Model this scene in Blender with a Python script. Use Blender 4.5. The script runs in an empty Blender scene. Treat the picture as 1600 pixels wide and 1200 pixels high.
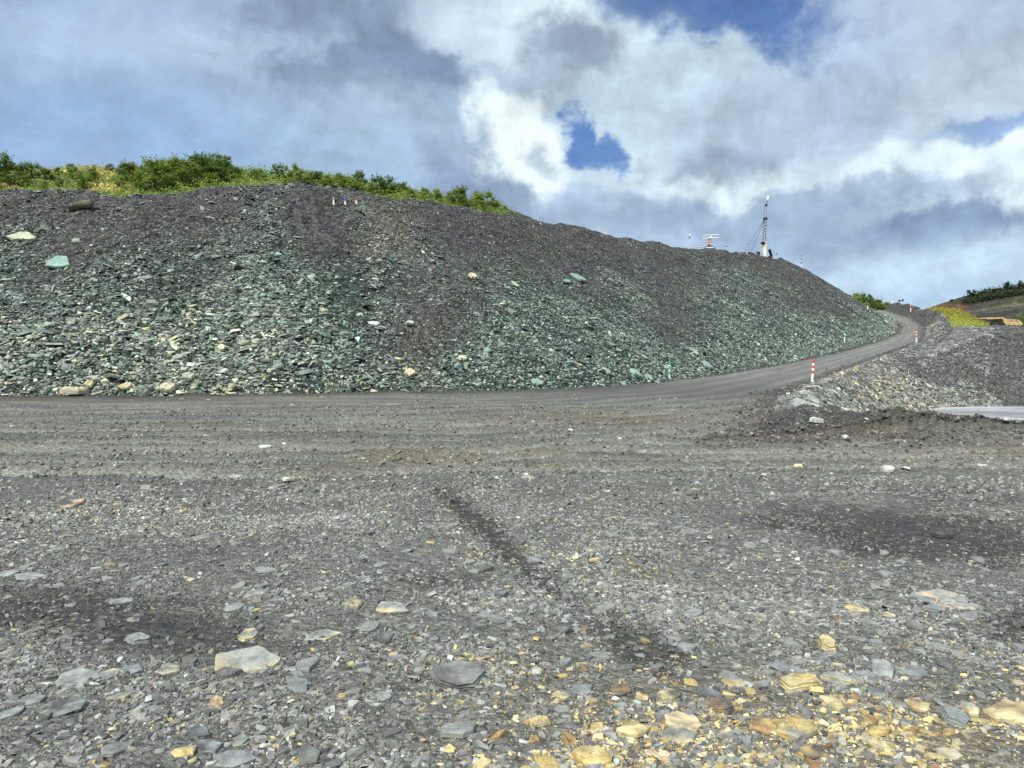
import bpy, bmesh, math, random
import numpy as np
from mathutils import Vector, Matrix

rad = math.radians
rng = np.random.default_rng(7)
random.seed(7)
scene = bpy.context.scene
col = scene.collection

# ------------------------------------------------------------------ camera
F = 1209.0                      # focal length in pixels of a 1600 px wide frame
PITCH = math.atan(40 / F)       # camera looks slightly down: eye level falls on row 560
EYE = 1.6
cam_data = bpy.data.cameras.new('camera')
cam_data.sensor_width = 36.0
cam_data.lens = 36.0 * F / 1600
cam_data.clip_start = 0.05
cam_data.clip_end = 8000
cam = bpy.data.objects.new('camera', cam_data)
cam.location = (0, 0, EYE)
cam.rotation_euler = (math.pi / 2 - PITCH, 0, 0)
col.objects.link(cam)
scene.camera = cam

# ------------------------------------------------------------------ light
SUN_EL, SUN_AZ = 50, 215        # azimuth clockwise from +Y (the viewing direction): behind, to the left
scene.view_settings.view_transform = 'Standard'
scene.view_settings.look = 'None'
scene.view_settings.exposure = 0.26
scene.view_settings.gamma = 1.0
scene.view_settings.use_curve_mapping = False
sun_data = bpy.data.lights.new('sun', 'SUN')
sun_data.energy = 4.5
sun_data.angle = rad(4)
sun_data.color = (1.0, 0.955, 0.88)
sun = bpy.data.objects.new('sun', sun_data)
sd = Vector((math.sin(rad(SUN_AZ)) * math.cos(rad(SUN_EL)), math.cos(rad(SUN_AZ)) * math.cos(rad(SUN_EL)), math.sin(rad(SUN_EL))))
sun.rotation_euler = sd.to_track_quat('Z', 'Y').to_euler()
sun.location = sd * 60
col.objects.link(sun)


scene.cycles.max_bounces = 4
scene.cycles.diffuse_bounces = 2
scene.cycles.glossy_bounces = 2
scene.cycles.transmission_bounces = 2
scene.cycles.caustics_reflective = False
scene.cycles.caustics_refractive = False


class NT:
    """small helper that strings shader nodes together"""
    def __init__(self, tree):
        self.t = tree
        self.n = tree.nodes
        self.l = tree.links

    def put(self, sock, v):
        if hasattr(v, 'is_linked') or isinstance(v, bpy.types.NodeSocket):
            self.l.new(v, sock)
        elif isinstance(v, (tuple, list)) and sock.type == 'RGBA' and len(v) == 3:
            sock.default_value = (*v, 1)
        else:
            sock.default_value = v

    def node(self, kind, **kw):
        nd = self.n.new(kind)
        for k, v in kw.items():
            setattr(nd, k, v)
        return nd

    def math(self, op, a, b=None, c=None, clamp=False):
        nd = self.node('ShaderNodeMath', operation=op, use_clamp=clamp)
        self.put(nd.inputs[0], a)
        if b is not None: self.put(nd.inputs[1], b)
        if c is not None: self.put(nd.inputs[2], c)
        return nd.outputs[0]

    def vmath(self, op, a, b=None, scale=None):
        nd = self.node('ShaderNodeVectorMath', operation=op)
        self.put(nd.inputs[0], a)
        if b is not None: self.put(nd.inputs[1], b)
        if scale is not None: self.put(nd.inputs['Scale'], scale)
        return nd.outputs['Value'] if op in ('LENGTH', 'DOT_PRODUCT', 'DISTANCE') else nd.outputs['Vector']

    def noise(self, vec, scale, detail=6, rough=0.55, dist=0.0, lac=2.0):
        nd = self.node('ShaderNodeTexNoise')
        if vec is not None: self.put(nd.inputs['Vector'], vec)
        nd.inputs['Scale'].default_value = scale
        nd.inputs['Detail'].default_value = detail
        nd.inputs['Roughness'].default_value = rough
        nd.inputs['Distortion'].default_value = dist
        nd.inputs['Lacunarity'].default_value = lac
        return nd

    def voronoi(self, vec, scale, feature='F1', rnd=1.0):
        nd = self.node('ShaderNodeTexVoronoi', feature=feature)
        if vec is not None: self.put(nd.inputs['Vector'], vec)
        nd.inputs['Scale'].default_value = scale
        nd.inputs['Randomness'].default_value = rnd
        return nd

    def ramp(self, v, a, b, x=0.0, y=1.0, smooth=True):
        nd = self.node('ShaderNodeMapRange')
        if smooth: nd.interpolation_type = 'SMOOTHSTEP'
        self.put(nd.inputs['Value'], v)
        for k, s in (('From Min', a), ('From Max', b), ('To Min', x), ('To Max', y)):
            self.put(nd.inputs[k], s)
        return nd.outputs['Result']

    def mix(self, f, a, b, blend='MIX'):
        nd = self.node('ShaderNodeMix', data_type='RGBA', blend_type=blend)
        self.put(nd.inputs[0], f)
        self.put(nd.inputs[6], a)
        self.put(nd.inputs[7], b)
        return nd.outputs[2]

    def mapping(self, vec, loc=(0, 0, 0), rot=(0, 0, 0), scale=(1, 1, 1)):
        nd = self.node('ShaderNodeMapping')
        self.put(nd.inputs['Vector'], vec)
        nd.inputs['Location'].default_value = loc
        nd.inputs['Rotation'].default_value = rot
        nd.inputs['Scale'].default_value = scale
        return nd.outputs[0]


def s2l(r, g, b):
    f = lambda c: (c / 255 / 12.92) if c <= 10 else ((c / 255 + 0.055) / 1.055) ** 2.4
    return (f(r), f(g), f(b))


# ------------------------------------------------------------------ sky
world = bpy.data.worlds.new('World')
scene.world = world
world.use_nodes = True
W = NT(world.node_tree)
W.n.clear()
STR = 0.1
SKY_GAIN = 0.95          # cloud brightness against the exposure
out = W.node('ShaderNodeOutputWorld')
bg = W.node('ShaderNodeBackground')
bg.inputs['Strength'].default_value = STR
W.l.new(bg.outputs[0], out.inputs[0])
sky = W.node('ShaderNodeTexSky', sky_type='NISHITA')
sky.sun_disc = False
sky.sun_elevation = rad(SUN_EL)
sky.sun_rotation = rad(SUN_AZ)
sky.air_density = 1.0
sky.dust_density = 0.5
sky.ozone_density = 2.5
tc = W.node('ShaderNodeTexCoord')
sep = W.node('ShaderNodeSeparateXYZ')
W.l.new(tc.outputs['Generated'], sep.inputs[0])
az = W.math('ARCTAN2', sep.outputs[0], sep.outputs[1])
el = W.math('ARCSINE', sep.outputs[2])
comb = W.node('ShaderNodeCombineXYZ')
W.l.new(az, comb.inputs[0]); W.l.new(el, comb.inputs[1])
P0 = comb.outputs[0]
dirv = tc.outputs['Generated']
nz_w = W.noise(dirv, 3.2, 5, 0.55)                       # slow warp of everything
nz_w2 = W.noise(W.mapping(dirv, (5, 2, 7)), 11, 6, 0.6)
wv = W.vmath('SUBTRACT', nz_w.outputs['Color'], (0.5, 0.5, 0.5))
wv2 = W.vmath('SUBTRACT', nz_w2.outputs['Color'], (0.5, 0.5, 0.5))
calm = W.ramp(el, 0.02, 0.30, 0.35, 1.0)                  # low clouds lie in calmer layers
P1 = W.vmath('ADD', P0, W.vmath('SCALE', wv, scale=W.math('MULTIPLY', calm, 0.16)))
P1 = W.vmath('ADD', P1, W.vmath('SCALE', wv2, scale=W.math('MULTIPLY', calm, 0.12)))
edge = W.math('SUBTRACT', W.noise(dirv, 9, 9, 0.62, 0.4).outputs['Fac'], 0.5)
billow = W.math('SUBTRACT', W.noise(W.mapping(dirv, (3, 1, 2)), 26, 7, 0.6, 0.6).outputs['Fac'], 0.5)
wisp = W.math('SUBTRACT', W.noise(W.mapping(dirv, rot=(0, 0.45, 0), scale=(1.0, 1.0, 3.6)), 7, 8, 0.6, 1.2).outputs['Fac'], 0.5)


def aim(px, py):
    u, v = (px - 800) / F, (560 - py) / F
    return math.atan(u), math.atan(v * math.cos(math.atan(u)))


def cloud(base, px, py, rx, ry, rot, colour, soft=0.5, op=1.0, n_edge=1.2, n_bil=0.5, n_wisp=0.0):
    a, e = aim(px, py)
    v = W.vmath('SUBTRACT', P1, (a, e, 0))
    v = W.mapping(v, rot=(0, 0, rad(-rot)))
    v = W.vmath('MULTIPLY', v, (F / rx, F / ry, 0))
    d = W.vmath('LENGTH', v)
    d = W.math('MULTIPLY_ADD', edge, n_edge, d)
    if n_bil: d = W.math('MULTIPLY_ADD', billow, n_bil, d)
    if n_wisp: d = W.math('MULTIPLY_ADD', wisp, n_wisp, d)
    soft *= 0.9
    m = W.ramp(d, 1 - soft, 1 + soft, op, 0.0)
    c = tuple(x / STR * SKY_GAIN * t for x, t in zip(s2l(*colour), (.92, 1.0, 1.015)))
    return W.mix(m, base, c)


CLR = W.vmath('MULTIPLY', sky.outputs[0], (0.60, 0.74, 0.98))       # deep blue openings
veil = s2l(176, 190, 212)
c = W.mix(0.05, CLR, tuple(x / STR for x in veil))
cover = W.ramp(W.math('ADD', W.math('MULTIPLY', edge, 1.0), W.math('ADD', W.math('MULTIPLY', wisp, 0.8), W.math('MULTIPLY', sep.outputs[1], -0.6))), -0.9, 0.3)
# the cloud deck elsewhere in the sky (behind and overhead)
c = W.mix(W.ramp(sep.outputs[1], 0.75, 0.35, 0, 1), c, W.mix(cover, c, tuple(x / STR for x in s2l(196, 206, 220))))
SKY_FEATURES = [
    # px, py, rx, ry, rot, colour, soft, opacity, edge, billow, wisp
    (150, 150, 640, 470, 0, (150, 169, 202), .35, 1, .6, .1, .2),
    (470, 200, 420, 420, 0, (157, 174, 202), .4, 1, .7, .1, .3),
    (700, 300, 330, 420, 0, (158, 173, 197), .4, 1, .7, .2, .3),
    (1200, 330, 800, 185, 0, (184, 200, 218), .35, 1, 1.0, .3, .2),
    (1060, 190, 210, 115, 5, (184, 198, 214), .25, 1, 1.0, .5, .2),
    (1480, 130, 250, 240, 0, (182, 193, 211), .45, 1, 1.0, .3, .5),
    (820, 70, 190, 120, 0, (180, 194, 210), .4, 1, 1.0, .4, .2),
    (330, 60, 170, 60, 20, (178, 193, 217), .8, .6, .8, .2, 1.6),
    (480, 110, 190, 40, -12, (184, 198, 218), .8, .55, .8, .2, 1.6),
    (150, 60, 210, 55, 30, (174, 189, 215), .8, .5, .8, .2, 1.6),
    (130, 225, 330, 70, 0, (150, 176, 214), .8, .7, .5, .1, .3),
    (560, 290, 260, 60, 20, (160, 180, 208), .8, .6, .6, .1, 1.2),
    (1000, 215, 110, 28, 0, (206, 220, 228), .7, .6, 1.0, .5, 1.0),
    (1010, 130, 160, 55, 0, (202, 216, 228), .7, .7, 1.2, .5, .6),
    (620, 25, 200, 50, 8, (132, 146, 172), .55, .9, .9, .3, .8),
    (880, 35, 120, 55, -25, (216, 228, 234), .6, .95, 1.4, .6, .8),
    (760, 55, 120, 40, -20, (206, 218, 228), .7, .8, 1.4, .6, .6),
    (650, 108, 105, 38, -25, (128, 143, 168), .5, .95, 1.3, 1.0, .6),
    (570, 128, 150, 30, 5, (130, 146, 174), .5, .9, 1.2, .9, .8),
    (905, 95, 70, 34, -20, (148, 159, 179), .6, .95, 1.3, .8, .2),
    (850, 140, 70, 30, 0, (160, 172, 190), .7, .7, 1.2, .8, .2),
    (690, 235, 100, 58, -30, (138, 153, 181), .4, .95, 1.3, 1.0, 1.2),
    (640, 195, 130, 40, -10, (172, 188, 208), .7, .7, 1.0, .5, .9),
    (812, 238, 74, 66, -35, (244, 249, 250), .5, 1, 1.4, 1.5, .3),
    (845, 282, 36, 28, -50, (238, 244, 247), .6, .9, 1.4, 1.4, .3),
    (830, 262, 36, 14, -20, (186, 198, 212), .7, .8, 1.3, 1.3, .4),
    (740, 318, 120, 34, -20, (140, 155, 183), .4, .95, 1.1, .7, .3),
    (1110, 283, 190, 34, -5, (222, 233, 240), .4, .95, 1.3, .8, .3),
    (1290, 222, 260, 28, 8, (142, 155, 180), .6, .85, 1.1, .7, .6),
    (1180, 200, 200, 32, 0, (172, 184, 202), .8, .7, 1.0, .5, .5),
    (1460, 185, 200, 60, 5, (196, 206, 220), .8, .8, 1.0, .3, .5),
    (1330, 110, 60, 130, -12, (178, 192, 214), .5, .75, 1.6, .8, 1.0),
    (1240, 70, 36, 26, -30, (200, 212, 228), .7, .8, 1.6, 1.3, .5),
    (1530, 290, 150, 62, 10, (232, 240, 245), .4, .95, 1.2, .8, .2),
    (1400, 320, 130, 26, 5, (212, 224, 234), .6, .8, 1.2, .8, .4),
    (960, 345, 230, 28, 0, (158, 173, 198), .6, .8, 1.1, .7, .4),
    (1260, 322, 200, 16, 0, (160, 176, 200), .6, .8, 1.2, .8, .4),
    (1210, 374, 260, 34, 5, (154, 171, 197), .6, .8, 1.0, .5, .4),
    (1490, 360, 86, 24, 5, (124, 140, 171), .4, .95, 1.1, .8, .2),
    (1400, 388, 130, 20, 12, (148, 165, 196), .6, .8, 1.0, .6, .3),
    (1430, 440, 240, 44, 8, (196, 214, 230), .6, .9, .9, .5, .4),
    (1390, 475, 200, 24, 0, (176, 198, 222), .7, .8, .9, .3, .4),
    (1520, 305, 26, 22, 0, (176, 190, 208), .6, .7, 1.3, 1.4, .3),
]
for ft in SKY_FEATURES:
    c = cloud(c, *ft)
# the clouds' own relief: each billow is bright towards the sun and grey beneath
rp = W.vmath('ADD', dirv, W.vmath('SCALE', wv2, scale=0.06))
r1 = W.noise(rp, 7.5, 8, 0.62, 0.3).outputs['Fac']
r2 = W.noise(W.vmath('ADD', rp, (-0.012, 0.0, 0.030)), 7.5, 8, 0.62, 0.3).outputs['Fac']
relief = W.math('MULTIPLY', W.math('SUBTRACT', r1, r2), 1.0)
relief = W.math('MINIMUM', W.math('MAXIMUM', relief, -0.22), 0.20)
c = W.vmath('SCALE', c, scale=W.math('ADD', 1.0, W.math('MULTIPLY', relief, W.ramp(az, -0.55, -0.1, 0.45, 1.0))))
# blue openings seen between the clouds
def opening(base, px, py, rx, ry, rot, soft, op, ne, nb, nw=0.0):
    a, e = aim(px, py)
    v = W.vmath('SUBTRACT', P1, (a, e, 0))
    v = W.mapping(v, rot=(0, 0, rad(-rot)))
    v = W.vmath('MULTIPLY', v, (F / rx, F / ry, 0))
    d = W.vmath('LENGTH', v)
    d = W.math('MULTIPLY_ADD', edge, ne, d)
    d = W.math('MULTIPLY_ADD', billow, nb, d)
    if nw: d = W.math('MULTIPLY_ADD', wisp, nw, d)
    return W.mix(W.ramp(d, 1 - soft, 1 + soft, op, 0.0), base, CLR)
c = opening(c, 1175, 70, 110, 42, -12, .5, .95, 1.4, .7, .9)
c = opening(c, 1035, 45, 90, 36, -25, .6, .8, 1.4, .8, 1.2)
c = opening(c, 900, 224, 22, 24, 10, .5, 1.0, 1.8, 1.8, .5)
c = opening(c, 925, 250, 46, 17, -10, .5, .95, 1.6, 1.8, .9)
c = opening(c, 945, 262, 36, 15, -10, .6, .7, 1.2, 1.0, .8)
c = opening(c, 1570, 208, 95, 13, 8, .7, .7, 1.2, .5, .9)
tex = W.math('ADD', 1.0, W.math('ADD', W.math('MULTIPLY', billow, 0.40), W.math('MULTIPLY', wisp, 0.34)))
c = W.vmath('SCALE', c, scale=tex)
W.l.new(c, bg.inputs['Color'])
world.cycles.sampling_method = 'MANUAL'
world.cycles.sample_map_resolution = 512
# ------------------------------------------------------------------ picture rays <-> world
CP, SP = math.cos(PITCH), math.sin(PITCH)


def ray(px, py):
    u = (np.asarray(px, float) - 800) / F
    v = (600 - np.asarray(py, float)) / F
    return u, CP + v * SP, -SP + v * CP          # x, y, z for unit depth


def at(px, py, Y):
    x, y, z = ray(px, py)
    k = Y / y
    return np.stack([x * k, np.full_like(x * k, 1.0) * Y, EYE + z * k], -1)


def proj(x, y, z):
    f = y * CP - (z - EYE) * SP
    f = np.where(f > 0.05, f, 0.05)
    up = y * SP + (z - EYE) * CP
    return 800 + F * x / f, 600 - F * up / f


# ------------------------------------------------------------------ noise
def _hash(ix, iy, seed):
    h = (ix.astype(np.int64) * 374761393 + iy.astype(np.int64) * 668265263 + seed * 1442695041) & 0xffffffff
    h = ((h ^ (h >> 13)) * 1274126177) & 0xffffffff
    h = ((h ^ (h >> 16)) * 2246822519) & 0xffffffff
    return ((h ^ (h >> 15)) & 0xffff) / 65535.0


def vnoise(x, y, seed=0):
    ix, iy = np.floor(x), np.floor(y)
    fx, fy = x - ix, y - iy
    fx = fx * fx * (3 - 2 * fx); fy = fy * fy * (3 - 2 * fy)
    a, b = _hash(ix, iy, seed), _hash(ix + 1, iy, seed)
    c_, d = _hash(ix, iy + 1, seed), _hash(ix + 1, iy + 1, seed)
    return (a + (b - a) * fx) * (1 - fy) + (c_ + (d - c_) * fx) * fy


def fbm(x, y, octv=4, seed=0, gain=0.5):
    t, a, s = 0, 1.0, 0
    for i in range(octv):
        ca, sa = math.cos(0.6 * i + 0.3), math.sin(0.6 * i + 0.3)
        t = t + a * vnoise((x * ca - y * sa) * 2 ** i + 17.3 * i, (x * sa + y * ca) * 2 ** i - 9.1 * i, seed + i)
        s += a
        a *= gain
    return t / s - 0.5


def sstep(v, a, b):
    t = np.clip((v - a) / (b - a), 0, 1)
    return t * t * (3 - 2 * t)


# ------------------------------------------------------------------ plan of the place
# toe of the slate heap (x, y, z), from the left to where the ramp goes round behind it
TOE = np.array([(-110, 34, 0), (-60, 30, 0), (-38, 30, 0), (-20.5, 31, 0), (-15.9, 32, 0), (-10.9, 33, 0), (-5.9, 36, 0), (0, 38, 0),
                (3.4, 41, 0), (7.9, 48, 0), (14.1, 57, .28), (22.5, 68, .87), (33.9, 82, 2.07), (44.0, 93, 3.7), (49.3, 100, 4.7),
                (53.7, 108, 5.8), (57.6, 116, 6.7), (60.5, 124, 7.7), (62.4, 131, 8.6), (65.2, 141, 9.7), (68.5, 150, 10.6), (71, 160, 11.4)], float)
# outer edge of the ramp
EDG = np.array([(4.6, 14.9, 0), (7.1, 21.5, 0), (12.4, 35, 0), (20.2, 52, 0.05), (31, 68, 1.3), (41, 81, 2.75), (46.6, 88, 3.6), (51.3, 96, 4.8),
                (55.2, 103, 5.7), (58.8, 111, 6.6), (61.9, 119, 7.5), (64.6, 127, 8.4), (68.0, 137, 9.55), (72.0, 148, 10.7), (76.5, 160, 11.6)], float)
BERM = np.array([(4.6, 14.9), (7.0, 15.6), (10.6, 17.2), (15, 18.6), (22, 20), (40, 22), (90, 26)], float)
PILE = np.array([(33.5, 63), (40, 65.5), (58, 67), (80, 68), (140, 74)], float)

BACK = np.array([(66, 172), (48, 185), (30, 195), (30, 300), (-140, 300), (-140, 34)], float)
DUMP_POLY = np.vstack([TOE[:, :2], BACK])
ROAD_POLY = np.vstack([TOE[8:, :2], EDG[::-1, :2]])
LOW_POLY = np.vstack([EDG[:, :2], [(95, 190), (95, 300), (600, 600), (600, 60)], BERM[::-1]])
PILE_POLY = np.vstack([PILE, [(600, 80), (600, 340), (90, 340), (76, 160), (62, 116), (46, 88), (36, 75)]])


def inside(x, y, poly):
    r = np.zeros(x.shape, bool)
    n = len(poly)
    for i in range(n):
        x0, y0 = poly[i]; x1, y1 = poly[(i + 1) % n]
        if y0 == y1: continue
        m = (y0 > y) != (y1 > y)
        r ^= m & (x < (x1 - x0) * (y - y0) / (y1 - y0) + x0)
    return r


def line_dist(x, y, P):
    """distance to a polyline, its z at the nearest point and the arc length there"""
    best = np.full(x.shape, 1e9); z = np.zeros(x.shape); arc = np.zeros(x.shape)
    s = 0.0
    for i in range(len(P) - 1):
        ax, ay = P[i][:2]; bx, by = P[i + 1][:2]
        L = math.hypot(bx - ax, by - ay)
        t = np.clip(((x - ax) * (bx - ax) + (y - ay) * (by - ay)) / L ** 2, 0, 1)
        d = np.hypot(x - ax - t * (bx - ax), y - ay - t * (by - ay))
        m = d < best
        best = np.where(m, d, best)
        if P.shape[1] > 2:
            z = np.where(m, P[i][2] + t * (P[i + 1][2] - P[i][2]), z)
        arc = np.where(m, s + t * L, arc)
        s += L
    return best, z, arc


SLOPE = 0.72
CREST_PX = np.array([(-900, 310), (-300, 308), (0, 300), (120, 300), (200, 303), (260, 298), (330, 290), (400, 287), (470, 288), (520, 294), (560, 301), (600, 306), (660, 314),
                     (720, 322), (790, 333), (850, 345), (900, 354), (940, 363), (1000, 375), (1060, 385), (1110, 389), (1160, 394), (1180, 399), (1205, 402),
                     (1225, 404), (1250, 416), (1290, 441), (1330, 464), (1360, 482), (1385, 495), (1420, 520), (1500, 520)], float)
VEG_PX = np.array([(-900, 272), (-200, 272), (0, 278), (60, 277), (120, 276), (180, 280), (220, 286), (300, 276), (350, 274), (385, 280), (430, 284), (500, 285), (560, 294), (620, 303),
                   (700, 318), (760, 329), (800, 338), (1500, 600)], float)


def face_raw(s, zt):
    return zt + SLOPE * s - 0.35 * np.exp(-s / 1.2) + 0.35


def _calibrate():
    pxs = np.arange(-900, 1441, 6.0)
    Y = np.linspace(28, 175, 900)
    dc = np.zeros(len(pxs)); zc = np.full(len(pxs), 60.0)
    for i, p in enumerate(pxs):
        cy = np.interp(p, CREST_PX[:, 0], CREST_PX[:, 1])
        rx, ry, rz = ray(p, cy)
        x = rx / ry * Y; zr = EYE + rz / ry * Y
        ins = inside(x, Y, DUMP_POLY)
        s, zt, _ = line_dist(x, Y, TOE)
        f = np.where(ins, face_raw(s, zt), -9)
        k = np.nonzero(f > zr)[0]
        if len(k):
            dc[i] = Y[k[0]]; zc[i] = f[k[0]]
        else:
            dc[i] = 400
    ker = np.array([1, 2, 3, 2, 1.]) / 9
    ok = dc < 300
    dcs = np.where(ok, np.convolve(np.pad(dc, 2, 'edge'), ker, 'valid'), dc)
    zcs = np.where(ok, np.convolve(np.pad(zc, 2, 'edge'), ker, 'valid'), zc)
    return pxs, np.where(ok, dcs, dc), np.where(ok, zcs, zc)


CAL_PX, CAL_D, CAL_Z = _calibrate()


def bump(x, y, cx, cy, rx, ry, h):
    return h * np.exp(-((x - cx) / rx) ** 2 - ((y - cy) / ry) ** 2)


RUNNEL = np.array([(-.75, 9.2, 0), (-.45, 7.9, 0), (-.02, 6.4, 0), (.33, 5.2, 0), (.70, 4.45, 0), (.95, 4.05, 0)], float)
SWEEP = np.array([(-60, 21.5, 0), (-30, 21.5, 0), (-14, 22.3, 0), (-4, 24.5, 0), (3, 28.5, 0), (8.5, 35, 0), (13, 44, 0), (18, 55, 0), (25, 68, 0)], float)
TRACKS = []
for y0, dx in ((10.3, 0), (12.2, 0), (14.6, 0), (16.6, 0), (18.3, 0), (20.3, 0), (22.4, 0), (24.4, 0), (26.2, 0)):
    X = np.linspace(-48, 36, 70)
    bend = np.where(X > -3 + 0.5 * (y0 - 14), (X + 3 - 0.5 * (y0 - 14)), 0)
    TRACKS.append(np.stack([X, y0 + 0.35 * np.sin(X * 0.21 + y0) + 0.085 * bend ** 2, X * 0], -1))
for y0 in (11.0, 12.9):
    X = np.linspace(-6, 26, 40)
    TRACKS.append(np.stack([X, y0 + 0.04 * X + 0.2 * np.sin(X * 0.3), X * 0], -1))
for r in (4.2, 6.0):
    A = np.linspace(-0.3, 2.0, 24)
    TRACKS.append(np.stack([2.8 + r * np.sin(A) * 0.9, 17.6 - r * np.cos(A) * 0.75, A * 0], -1))


def terrain(x, y):
    """height, class (0 yard, 1 ramp, 2 slate heap, 3 embankment), and what the colouring needs"""
    x = np.asarray(x, float); y = np.asarray(y, float)
    z = np.zeros(x.shape); cls = np.zeros(x.shape, int)
    dT, zT, aT = line_dist(x, y, TOE)
    dE, zE, aE = line_dist(x, y, EDG)
    dB, _, _ = line_dist(x, y, BERM)
    dump = inside(x, y, DUMP_POLY)
    road = inside(x, y, ROAD_POLY) & ~dump
    low = inside(x, y, LOW_POLY) & ~dump & ~road
    # yard and its tyre ruts
    near = np.hypot(x, y)
    yard = 0.10 * fbm(x * .35, y * .35, 3, 11) + 0.05 * fbm(x * 1.1, y * 1.1, 3, 12) * sstep(near, 60, 20)
    fine = 0.035 * fbm(x * 4, y * 4, 3, 13) * sstep(near, 34, 12)
    rut = np.zeros(x.shape); lip = np.zeros(x.shape)
    m = (near < 60) & (y > 6) & ~dump
    if m.any():
        xm, ym = x[m] + 0.25 * fbm(x[m] * .9, y[m] * .9, 2, 21), y[m] + 0.25 * fbm(x[m] * .9, y[m] * .9, 2, 22)
        r_ = np.zeros(xm.shape); l_ = np.zeros(xm.shape)
        for k, Tk in enumerate(TRACKS):
            d, _, a = line_dist(xm, ym, Tk)
            w = 0.35 + 0.65 * vnoise(a * .12, np.full(a.shape, 3.7 * k), 5)
            r_ = np.maximum(r_, w * np.exp(-(d / .30) ** 2))
            l_ = np.maximum(l_, w * np.exp(-((d - .5) / .17) ** 2))
        rut[m] = r_; lip[m] = l_
    z = yard + fine * (1 - .8 * rut) - 0.06 * rut + 0.06 * lip * (0.6 + 1.2 * (fbm(x * 3, y * 3, 2, 31) + .5))
    # small spoil mounds in the yard
    z = z + bump(x, y, .92, 5.95, .36, .30, .14) + bump(x, y, 3.9, 8.6, .9, .35, .10) + bump(x, y, 5.4, 8.2, .35, .3, .16) + bump(x, y, 4.7, 7.5, 1.5, .3, .05)
    # shallow washed-out runnel across the near yard
    dR, _, _ = line_dist(x + .12 * fbm(x * 3, y * 3, 3, 35), y + .12 * fbm(x * 3, y * 3, 3, 36), RUNNEL)
    z = z - .035 * np.exp(-(dR / .34) ** 2) * (near < 14)
    # dirt windrow at the foot of the heap
    wl = sstep(aT, 190, 178) * np.exp(-((dT - 1.7) / .7) ** 2) * (~dump) * (0.13 + .16 * fbm(x * .8, y * .8, 3, 41))
    # ramp: height blends from the toe to the outer edge
    tt = dT / np.maximum(dT + dE, 1e-6)
    zr = zT * (1 - tt) + zE * tt + 0.05 * fbm(x * .5, y * .5, 3, 14) + 0.03 * fbm(x * 2.2, y * 2.2, 2, 15)
    merge = sstep(y, 36, 55)
    z = np.where(road, zr * merge + z * (1 - merge), z) + wl * ~low
    # heap
    px = 800 + F * x / np.maximum(y, 1.0) / CP
    fr = face_raw(dT, zT)
    gul = 0.75 * fbm(aT * .35, dT * .06, 3, 51) + .30 * fbm(x * .55, y * .55, 4, 52) + .20 * fbm(x * 1.9, y * 1.9, 3, 53)
    big = sstep(fbm(x * .8, y * .8, 3, 54), .02, .22) * .22
    fr = fr + (gul + big) * sstep(dT, 0, 2.0)
    capz = np.interp(px, CAL_PX, CAL_Z); capd = np.interp(px, CAL_PX, CAL_D)
    dd = y - capd
    cy = np.interp(px, VEG_PX[:, 0], VEG_PX[:, 1])
    Dv = capd + 20
    zv = EYE + (560 - cy) / F * Dv
    rise = np.maximum(zv - capz, -.3)
    lumps = .35 * fbm(x * .8, y * .8, 4, 55) + .5 * sstep(fbm(x * .45, y * .45, 3, 57), .0, .25)
    top = capz + rise * sstep(dd, 1.0, 20) - 0.03 * np.maximum(dd - 20, 0) + lumps * .8 - .1
    hk = 0.35
    mn = np.minimum(fr, top) - hk * np.exp(-np.abs(fr - top) / hk) * .4
    z = np.where(dump, np.maximum(mn, np.minimum(zT, fr)), z)
    veg = dump * sstep(dd, 1.0, 2.2) * sstep(px, 815, 770)
    # low ground on the right, the bank that carries the ramp and the heaps beyond
    base = -2.75 * sstep(dB, .6, 17) + 0.12 * fbm(x * .4, y * .4, 3, 61)
    bank = zE - .74 * np.maximum(dE - .9, 0) - .1
    ed = sstep(dE, 0.2, 2) * (0.45 * fbm(x * .35, y * .35, 4, 62) + .25 * fbm(x * 1.3, y * 1.3, 3, 63))
    wall_h = sstep(aE, 84, 104) * (1.9 + 1.0 * fbm(x * .5, y * .5, 4, 64)) + .42 * sstep(aE, 34, 20) * (1 + fbm(x, y, 3, 60)) + .35 * sstep(aE, 10, 60)
    berm_e = wall_h * np.exp(-((dE - 2.0) / 1.2) ** 2)
    dP, _, aP = line_dist(x, y, PILE)
    inP = inside(x, y, PILE_POLY)
    capP = 4.1 + .05 * np.maximum(y - 78, 0) + 1.3 * fbm(x * .12, y * .12, 3, 65)
    capP = np.where(y > 150, np.minimum(capP, 8.6), capP)
    capP = np.minimum(capP, 7.2 + 20 * sstep(x - .5 * y, 8, -14))
    capP = np.minimum(capP, zE - .3 + np.maximum(dE - 4, 0) * .45)
    pl = np.where(inP, np.minimum(-2.75 + .60 * dP + .9 * fbm(x * .3, y * .3, 4, 66) + .45 * fbm(x * .9, y * .9, 3, 67), capP), -99)
    zl = np.maximum(np.maximum(base, bank + ed + berm_e), pl)
    # berm along the near side of the low ground and the mound at its corner
    brm = (.10 + .18 * fbm(x * .9, y * .9, 4, 68)) * np.exp(-(dB / .8) ** 2)
    mound = bump(x, y, 8.2, 18.0, 2.4, 2.8, .40) + bump(x, y, 11.2, 25, 1.6, 5, .30)
    zl2 = zl + brm + mound * (1 + 1.2 * fbm(x * 1.2, y * 1.2, 4, 69))
    z = np.where(low, zl2, z + np.where(dump | road, 0, brm * sstep(x, 3.8, 5.2)))
    # vegetated knoll behind the bend and the grassy bank by the truck
    kb = bump(x, y, 77, 181, 26, 14, 16.0) * (1 + .10 * fbm(x * .2, y * .2, 3, 58))
    z = np.where(~dump & (kb > .4), np.maximum(z, kb), z)
    grassbank = bump(x, y, 109, 198, 17, 14, 14.2)
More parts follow.
